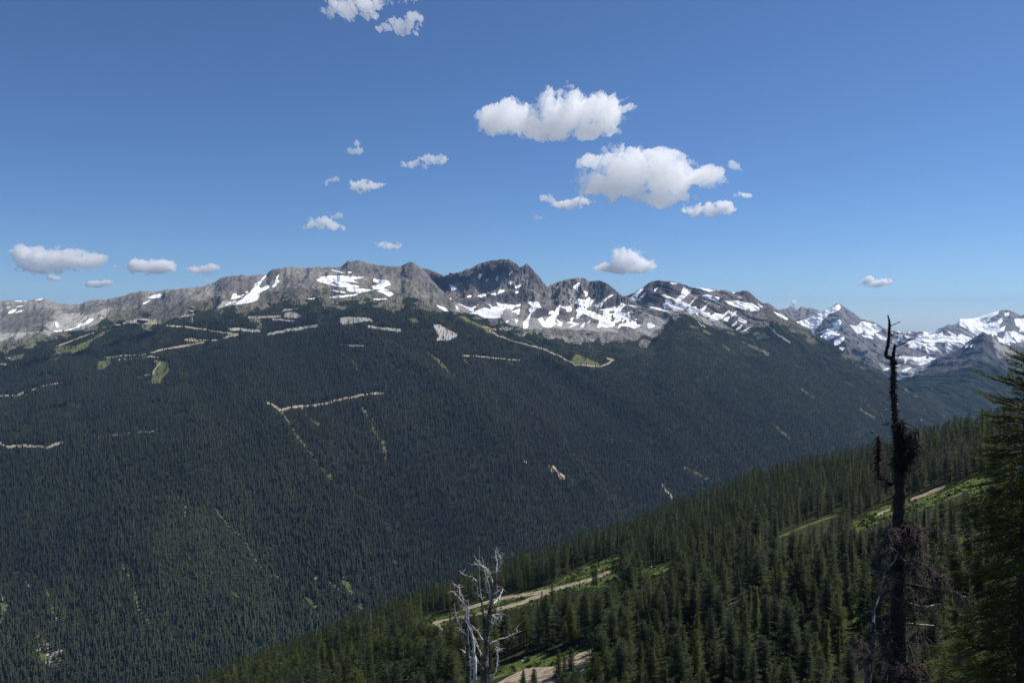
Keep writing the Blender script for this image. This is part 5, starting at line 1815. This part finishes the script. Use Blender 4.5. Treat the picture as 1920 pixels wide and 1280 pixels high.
CLOUDS = [
    ([(1060,215,82,50),(975,222,72,34),(925,225,34,28),(1120,212,62,40),(1035,245,60,26),(1110,245,50,22),(1170,205,22,10)], "large bright white cloud, higher of the two biggest", 1.0, .5, .5),
    ([(1185,325,85,52),(1145,350,70,38),(1250,335,70,40),(1320,335,44,24),(1230,300,45,22),(1105,310,26,16),(1240,372,60,18)], "largest cloud, ragged white bank right of centre below another big one", 1.0, .5, .5),
    ([(1330,393,46,14),(1352,386,24,10),(1300,398,25,10)], "flat white cloud tucked under the right end of the largest cloud", .9, .5, .6),
    ([(1068,384,36,8),(1090,378,20,9)], "thin white tail trailing left from the base of the largest cloud", .8, .6, .8, 1900.0),
    ([(1028,373,14,9)], "tiny puff at the left tail of the largest cloud", .6, .6, .8),
    ([(1175,487,34,25),(1205,497,26,14),(1140,503,24,10),(1175,505,50,10)], "heap-shaped white cloud just above the mountain skyline", 1.0, .4, .4),
    ([(115,488,82,22),(55,478,36,18),(170,488,32,18),(75,502,44,14),(40,468,10,9)], "long ragged white cloud low at the far left", .9, .5, .6),
    ([(98,521,16,6)], "tiny puff under the long cloud at the far left", .8, .5, .6),
    ([(262,500,28,16),(302,500,30,16),(283,505,44,12)], "smooth rounded cloud right of the long left one", 1.0, .4, .3),
    ([(393,505,18,12),(368,507,18,9)], "small double puff above the left ridge", .85, .5, .5),
    ([(393,526,12,4)], "faint shred touching the left ridge", .4, .7, .8),
    ([(180,533,32,7),(200,530,12,6)], "thin wedge-shaped cloud above the left mountains", .9, .4, .4),
    ([(216,502,6,6)], "faint wisp between the long left cloud and the rounded one", .3, .8, .9),
    ([(655,15,46,22),(690,8,26,18),(625,22,22,14),(690,28,22,9)], "torn white cloud cut by the top edge of the view", .75, .7, .9),
    ([(752,48,30,14),(725,52,22,9),(775,34,18,12),(765,62,20,5)], "ragged cloud beside the one at the top edge", .6, .8, 1.0),
    ([(728,4,20,6),(772,2,14,6)], "thin wisps at the top edge", .3, .8, 1.1),
    ([(665,282,18,7),(670,273,6,8)], "small shred, topmost of the little clouds left of centre", .5, .8, .9),
    ([(812,300,26,10),(770,308,22,7),(798,309,14,8)], "stretched double wisp left of the big clouds", .6, .7, .9),
    ([(625,338,14,6),(613,341,5,8)], "tiny broken wisp left of centre", .45, .8, 1.0),
    ([(675,350,20,15),(700,348,20,7)], "compact puff with a trailing tail on its right", .85, .6, .6),
    ([(600,420,26,13),(630,424,20,9),(578,424,12,6)], "low white cloud above the left shoulder of the mountain", .8, .6, .7),
    ([(635,405,14,6)], "faint puff above the low white cloud", .5, .8, .9),
    ([(733,461,24,8),(718,457,12,7)], "small flat wisp above the rocky ridge", .6, .7, .8),
    ([(1378,313,16,7),(1370,306,8,5)], "small wisp right of the largest cloud", .5, .8, .9),
    ([(1394,367,16,6)], "little lens-shaped puff right of the flat cloud", .7, .6, .7),
    ([(1640,530,28,9),(1658,528,18,8),(1632,524,9,7)], "single low cloud above the snowy peaks", .9, .5, .5),
    ([(1491,569,8,8),(1480,577,14,5)], "small cloud rising behind the grey ridge", 1.0, .5, .4),
    ([(1481,551,7,3)], "tiny wisp above the cloud behind the grey ridge", .5, .8, .7),
    ([(1806,598,14,5)], "faint cloud behind the glacier ridge", .5, .7, .7),
    ([(1007,409,9,5)], "faint scrap below the left tail of the largest cloud", .25, .8, .9),
    ([(1162,526,12,3)], "faint shred under the heap-shaped cloud", .3, .8, .8),
]
tot = 0
for i, (bl, lab, de, ed, ro, *hh) in enumerate(CLOUDS):
    tot += cloud(bl, lab, de, i, edge=ed, rough=ro, height=hh[0] if hh else 1500.0)
print("cloud flecks", tot)

# ------------------------------------------------------------------ small built things, rocks and grass
def plain(name, col, rough=0.6, spec=0.3):
    m = NT(name)
    n = m.noise(0.8, 4, 0.6)
    return m.done(m.bsdf(m.mix(n, tuple(c * 0.8 for c in col), tuple(min(1, c * 1.15) for c in col)), rough, spec))


def box(acc, x0, x1, y0, y1, z0, z1):
    v = [(x, y, z) for x in (x0, x1) for y in (y0, y1) for z in (z0, z1)]
    acc.add(v, [(0, 1, 3, 2), (4, 6, 7, 5), (0, 4, 5, 1), (2, 3, 7, 6), (0, 2, 6, 4), (1, 5, 7, 3)])


def child(name, acc, mat, parent, smooth=False):
    me = acc.mesh(name, smooth)
    me.materials.append(mat)
    o = bpy.data.objects.new(name, me)
    C.objects.link(o)
    o.parent = parent
    return o


M_RED = plain("red_paint", (0.35, 0.03, 0.03))
M_DARK = plain("dark_paint", (0.05, 0.05, 0.06))
M_STEEL = plain("galvanised_steel", (0.42, 0.43, 0.45))
M_WALL = plain("timber_wall", (0.16, 0.12, 0.09))
M_ROOF = plain("pale_roof", (0.45, 0.46, 0.48))
M_GLASS = plain("window_glass", (0.03, 0.04, 0.05), 0.1, 0.8)


def on_g1(px, Y):
    tx = (px - 960) / F
    z = float(sample(G1, np.array([tx]), np.array([Y]))[0])
    return tx * Y, Y, z


def line_z(y):
    """sagging rope over the valley"""
    ys = [300, 1384, 1444, 1710, 2127, 2900, 3900]
    zs = [-20, -168, -197, -294, -375, -330, -62]
    return float(np.interp(y, ys, zs))


def gondola(px, Y, label, mat, s=1.0):
    x = (px - 960) / F * Y
    z = ray(px, 0)[0] * 0 + line_z(Y)
    a = 0.9
    root = empty_root("gondola_cabin", (x, Y, float(z)), label, "gondola", "gondola cabins crossing the valley")
    root.rotation_euler = (0, 0, math.atan2(1, -0.9))
    root.scale = (s, s, s)
    b = Acc()
    # chamfered cabin body
    prof = [(-1.9, 0.35), (-1.6, 0), (1.6, 0), (1.9, 0.35), (1.9, 1.0)]
    sec = [(-1.9, .35), (-1.5, 0), (1.5, 0), (1.9, .35), (1.9, 2.0), (1.5, 2.5), (-1.5, 2.5), (-1.9, 2.0)]
    v = [(x_, y_, z_ - 5.2) for y_ in (-1.35, 1.35) for x_, z_ in sec]
    b.add(v, [(i, (i + 1) % 8, 8 + (i + 1) % 8, 8 + i) for i in range(8)])
    b.add(v, [(0, 1, 2, 3), (0, 3, 4, 7), (4, 5, 6, 7), (11, 10, 9, 8), (15, 12, 11, 8), (15, 14, 13, 12)])
    child("body", b, mat, root)
    for sg in (-1, 1):
        w = Acc()
        box(w, -1.6, 1.6, sg * 1.36, sg * 1.39, -4.2, -3.2)
        child("window", w, M_GLASS, root)
    r_ = Acc()
    box(r_, -1.4, 1.4, -1.2, 1.2, -2.69, -2.5)
    child("roof", r_, M_DARK, root)
    h_ = Acc()
    vv, ff = tube([(0, 0, -2.5), (0.0, 0, -1.2), (0, 0, -0.1)], [0.14, 0.12, 0.12], 6)
    h_.add(vv, ff)
    box(h_, -1.3, 1.3, -.15, .15, -.12, .14)
    child("hanger", h_, M_STEEL, root)


gondola(1727, 1384, "grey gondola cabin over the valley nearest the big fir", M_STEEL, 1.3)
gondola(1638, 1444, "dark gondola cabin hanging just left of the snag's trunk", M_DARK, 1.3)
gondola(1322, 1710, "small red gondola cabin in front of the dark forested mountain, right half", M_RED, 1.2)
gondola(985, 2127, "small red gondola cabin far out near the middle of the view", M_RED, 1.0)
for k, off in enumerate((-3.0, 3.0)):
    ys = np.linspace(300, 3900, 60)
    pts = [(-1560 + 0.9 * (3900 - y) + off, y, line_z(y) + 0.16) for y in ys]
    v, f = tube(pts, [0.03] * 60, 4)
    a = Acc()
    a.add(v, f)
    me = a.mesh("cable")
    link("cable", me, M_STEEL, label="pair of thin gondola ropes sagging across the valley", cat="cable", group="gondola ropes")


def lattice_tower(px, Y, h, w, label):
    x, y, z = on_g1(px, Y)
    root = empty_root("lift_tower", (x, y, z), label, "tower")
    for sx in (-1, 1):
        for sy in (-1, 1):
            a = Acc()
            v, f = tube([(sx * w, sy * w, -1), (sx * w * .62, sy * w * .62, h * .5), (sx * w * .3, sy * w * .3, h)], [.9, .75, .6], 5)
            a.add(v, f)
            child("leg", a, M_STEEL, root)
    a = Acc()
    for lv in range(7):
        z0, z1 = h * lv / 7, h * (lv + 1) / 7
        q0, q1 = w * (1 - .7 * lv / 7), w * (1 - .7 * (lv + 1) / 7)
        for (ax, ay), (bx_, by_) in (((-1, -1), (1, -1)), ((1, -1), (1, 1)), ((1, 1), (-1, 1)), ((-1, 1), (-1, -1))):
            for p, q in (((ax * q0, ay * q0, z0), (bx_ * q1, by_ * q1, z1)), ((bx_ * q0, by_ * q0, z0), (ax * q1, ay * q1, z1)), ((ax * q1, ay * q1, z1), (bx_ * q1, by_ * q1, z1))):
                v, f = tube([p, q], [.35, .35], 4)
                a.add(v, f)
    child("bracing", a, M_STEEL, root)
    a = Acc()
    box(a, -w * 1.3, w * 1.3, -1.6, 1.6, h, h + 2.2)
    child("crossarm", a, M_STEEL, root)


lattice_tower(359, 3790, 40, 8, "steel lattice lift tower standing by the upper road on the forested mountain")


def house(name, px, Y, L, Wd, H, label, cat="building", rot=0.0, group=None, lift=1.0):
    x, y, z = on_g1(px, Y)
    root = empty_root(name, (x, y, z + lift), label, cat, group)
    root.rotation_euler = (0, 0, rot)
    a = Acc()
    box(a, -L / 2, L / 2, -Wd / 2, Wd / 2, -6, H)
    child("wall", a, M_WALL, root)
    a = Acc()
    e = 1.2
    hh = Wd * .22
    v = [(-L / 2 - e, -Wd / 2 - e, H), (L / 2 + e, -Wd / 2 - e, H), (L / 2 + e, 0, H + hh), (-L / 2 - e, 0, H + hh), (L / 2 + e, Wd / 2 + e, H), (-L / 2 - e, Wd / 2 + e, H),
         (-L / 2 - e, -Wd / 2 - e, H + .5), (L / 2 + e, -Wd / 2 - e, H + .5), (L / 2 + e, 0, H + hh + .5), (-L / 2 - e, 0, H + hh + .5), (L / 2 + e, Wd / 2 + e, H + .5), (-L / 2 - e, Wd / 2 + e, H + .5)]
    a.add(v, [(0, 1, 2, 3), (3, 2, 4, 5), (6, 9, 8, 7), (9, 11, 10, 8), (0, 6, 7, 1), (5, 4, 10, 11), (1, 7, 8, 2), (2, 8, 10, 4), (0, 3, 9, 6), (3, 5, 11, 9)])
    child("roof", a, M_ROOF, root)
    n = max(2, int(L / 9))
    for i in range(min(n, 8)):
        w = Acc()
        cx = -L / 2 + (i + .5) * L / min(n, 8)
        box(w, cx - 2.2, cx + 2.2, -Wd / 2 - .12, -Wd / 2 - .02, H * .35, H * .8)
        child("window", w, M_GLASS, root)


house("lodge", 268, 3905, 48, 20, 7, "long pale-roofed mountain lodge on the clearing at the treeline", rot=.05, lift=6)
house("lodge", 219, 3950, 34, 14, 5, "smaller low building left of the long lodge at the treeline", rot=-.1, lift=5)
house("lift_station", 358, 4060, 22, 14, 8, "lift station above the lattice tower among the trees", rot=.2, lift=9)
house("lift_station", 361, 4230, 18, 12, 6, "small hut beside the pale track above the lift station", rot=0, lift=5)
# summit lift hut on the saddle
sx, sy, sz = at(845, 513.2, 5895)
root = empty_root("summit_hut", (sx, sy, sz - 2), "tiny lift hut on the saddle left of the dark summit", "building")
a = Acc()
box(a, -12, 12, -5, 5, -8, 4)
child("wall", a, M_DARK, root)
a = Acc()
box(a, -14, 14, -6, 6, 4, 5.5)
child("roof", a, M_STEEL, root)
a = Acc()
box(a, -3, 3, -2, 2, 5.5, 10)
child("tower", a, M_DARK, root)


# pale boulders at the edges of the lower ski run
def boulders():
    m = NT("pale_rock")
    n = m.noise(3.0, 6, 0.65)
    mat = m.done(m.bsdf(m.mix(n, (0.30, 0.29, 0.27), (0.55, 0.53, 0.50)), 0.9, 0.2, bump=n, bstr=.6, bdist=.1))
    spots = [(826,1277,1.0),(836,1274,1.2),(847,1275,.9),(858,1272,1.1),(985,1233,1.2),(979,1239,.9),(992,1230,.7),(1045,1213,1.1),(1052,1210,.8),(1123,1069,1.3),(1222,1063,1.2),(1100,1208,.7),(1272,1047,1.0),(1158,1118,1.2),(1083,1212,.8),(905,1262,.7)]
    r = np.random.RandomState(77)
    import bmesh
    for i, (px, py, s) in enumerate(spots):
        # walk along the ray until the slope is met
        ys = np.linspace(120, 700, 3000)
        tx, tz = ray(px, py)
        zz = near_z(tx * ys, ys)
        k = np.argmax(tz * ys < zz)
        Y = ys[k]
        bm = bmesh.new()
        bmesh.ops.create_icosphere(bm, subdivisions=2, radius=1.0)
        for v in bm.verts:
            c = v.co
            v.co = c * (1 + .28 * math.sin(3 * c.x + i) * math.cos(2.5 * c.y + 2 * i) + r.uniform(-.1, .1))
            v.co.z *= .62
            v.co.x *= 1.3
        me = bpy.data.meshes.new("boulder")
        bm.to_mesh(me)
        bm.free()
        me.materials.append(mat)
        o = bpy.data.objects.new("boulder", me)
        C.objects.link(o)
        o.location = (float(tx) * Y, Y, float(zz[k]) + .15)
        o.scale = (s * .42,) * 3
        o.rotation_euler = (0, 0, r.rand() * 6)
        low = py > 1190
        o["label"] = "pale boulder at the edge of the lower grassy run" if low else "pale boulder beside the upper ski run"
        o["category"] = "boulder"
        o["group"] = "boulders along the lower run" if low else "boulders along the upper run"


boulders()


def young_tree(px, py, h_px, label, kind=0, wid=1.5):
    ys = np.linspace(60, 700, 4000)
    tx, tz = ray(px, py + h_px)
    zz = near_z(tx * ys, ys)
    k = np.argmax(tz * ys < zz)
    Y = ys[k]
    h = h_px * Y / F * 1.03
    cr, tk = PROTO[kind]
    put_tree("conifer_tree", cr, tk, float(tx) * Y, Y, float(zz[k]) - .1, h, px * .37, label, "tree", None, wid)


young_tree(981, 1253, 34, "small bushy fir on the gravel, left one of a pair", 0, 1.6)
young_tree(1001, 1253, 36, "small bushy fir on the gravel, right one of a pair", 2, 1.6)
young_tree(1047, 1217, 72, "broad dark fir at the left end of the clump beside the lower gravel", 0, 1.3)
young_tree(1071, 1215, 80, "broad dark fir at the right end of the clump beside the lower gravel", 2, 1.25)
young_tree(1059, 1226, 66, "shorter dark fir in the middle of the clump beside the lower gravel", 3, 1.4)
young_tree(1036, 1092, 62, "tall pointed conifer reaching over the upper gravel track", 1, 1.0)
young_tree(1113, 1058, 40, "slim dark conifer standing on the upper track at its right end", 3, 1.1)
young_tree(1118, 1056, 44, "slim dark conifer beside another where the upper track leaves view", 1, 1.0)
young_tree(1087, 1088, 14, "lone small pointed fir at the lower edge of the upper track", 0, 1.1)
young_tree(1016, 1108, 40, "short pointed fir overlapping the lower branch of the upper track", 0, 1.1)
young_tree(845, 1148, 36, "pointed fir in front of the lower end of the upper track", 1, 1.2)


def grass_tufts():
    N = 260000
    y = np.sqrt(rng.rand(N) * (620.0 ** 2 - 150.0 ** 2) + 150.0 ** 2)
    tx = rng.uniform(-0.15, 0.66, N)
    x = tx * y
    z = near_z(x, y)
    px, py = pix(x, y, z)
    g = poly_field(px, py, NEAR_MEADOW, 2.5)
    tr = np.maximum(poly_field(px, py, NEAR_GRAVEL, 1.5), line_field(px, py, NEAR_TRACK, 1.0))
    clump = sstep(-0.1, 0.25, fbm(x / 5, y / 5, 3, 121))
    k = rng.rand(N) < (0.15 + 0.85 * clump) * (g > .3) * np.where(tr > .5, 0.03, 1.0)
    x, y, z = x[k], y[k], z[k]
    n = len(x)
    big = rng.rand(n) < 0.06
    h = np.where(big, rng.uniform(.6, 1.3, n), rng.uniform(.18, .5, n))
    w = h * rng.uniform(.6, 1.1, n)
    V = []
    for q in range(3):
        a = rng.rand(n) * 6.283
        dx, dy = np.cos(a) * w, np.sin(a) * w
        lx, ly = rng.normal(size=n) * h * .4, rng.normal(size=n) * h * .4
        V.append(np.stack([np.stack([x - dx, y - dy, z - .05], -1), np.stack([x + dx, y + dy, z - .05], -1), np.stack([x + lx, y + ly, z + h], -1)], 1))
    V = np.concatenate(V).reshape(-1, 3)
    t = np.repeat(np.concatenate([np.where(big, .25, rng.uniform(.3, 1, n))] * 3), 3)
    me = mesh_np("grass", V, np.arange(len(V)).reshape(-1, 3), 3, {"tint": t})
    mat = foliage_material("meadow_grass", (0.030, 0.055, 0.012), (0.12, 0.15, 0.04), scale=.15, transl=.35)
    link("grass", me, mat, kind='stuff', label="rough grass and low shrubs on the ski runs", cat="grass")
    print("tufts", n)


grass_tufts()

# ------------------------------------------------------------------ the air between the camera and the far ranges
def haze_box():
    x0, x1, y0, y1, z0, z1 = -18100, 18100, -9100, 19100, -961.5, 500
    v = [(x, y, z) for x in (x0, x1) for y in (y0, y1) for z in (z0, z1)]
    f = [(0, 1, 3, 2), (4, 6, 7, 5), (0, 4, 5, 1), (2, 3, 7, 6), (0, 2, 6, 4), (1, 5, 7, 3)]
    me = mesh_np("haze", v, f, 4)
    m = NT("haze_air")
    pv = m.n("ShaderNodeVolumePrincipled")
    pv.inputs["Color"].default_value = (0.27, 0.50, 0.90, 1)
    pv.inputs["Density"].default_value = 0.000024
    pv.inputs["Anisotropy"].default_value = 0.0
    m.l(pv.outputs[0], m.out.inputs["Volume"])
    link("haze", me, m.m, kind='stuff')


haze_box()
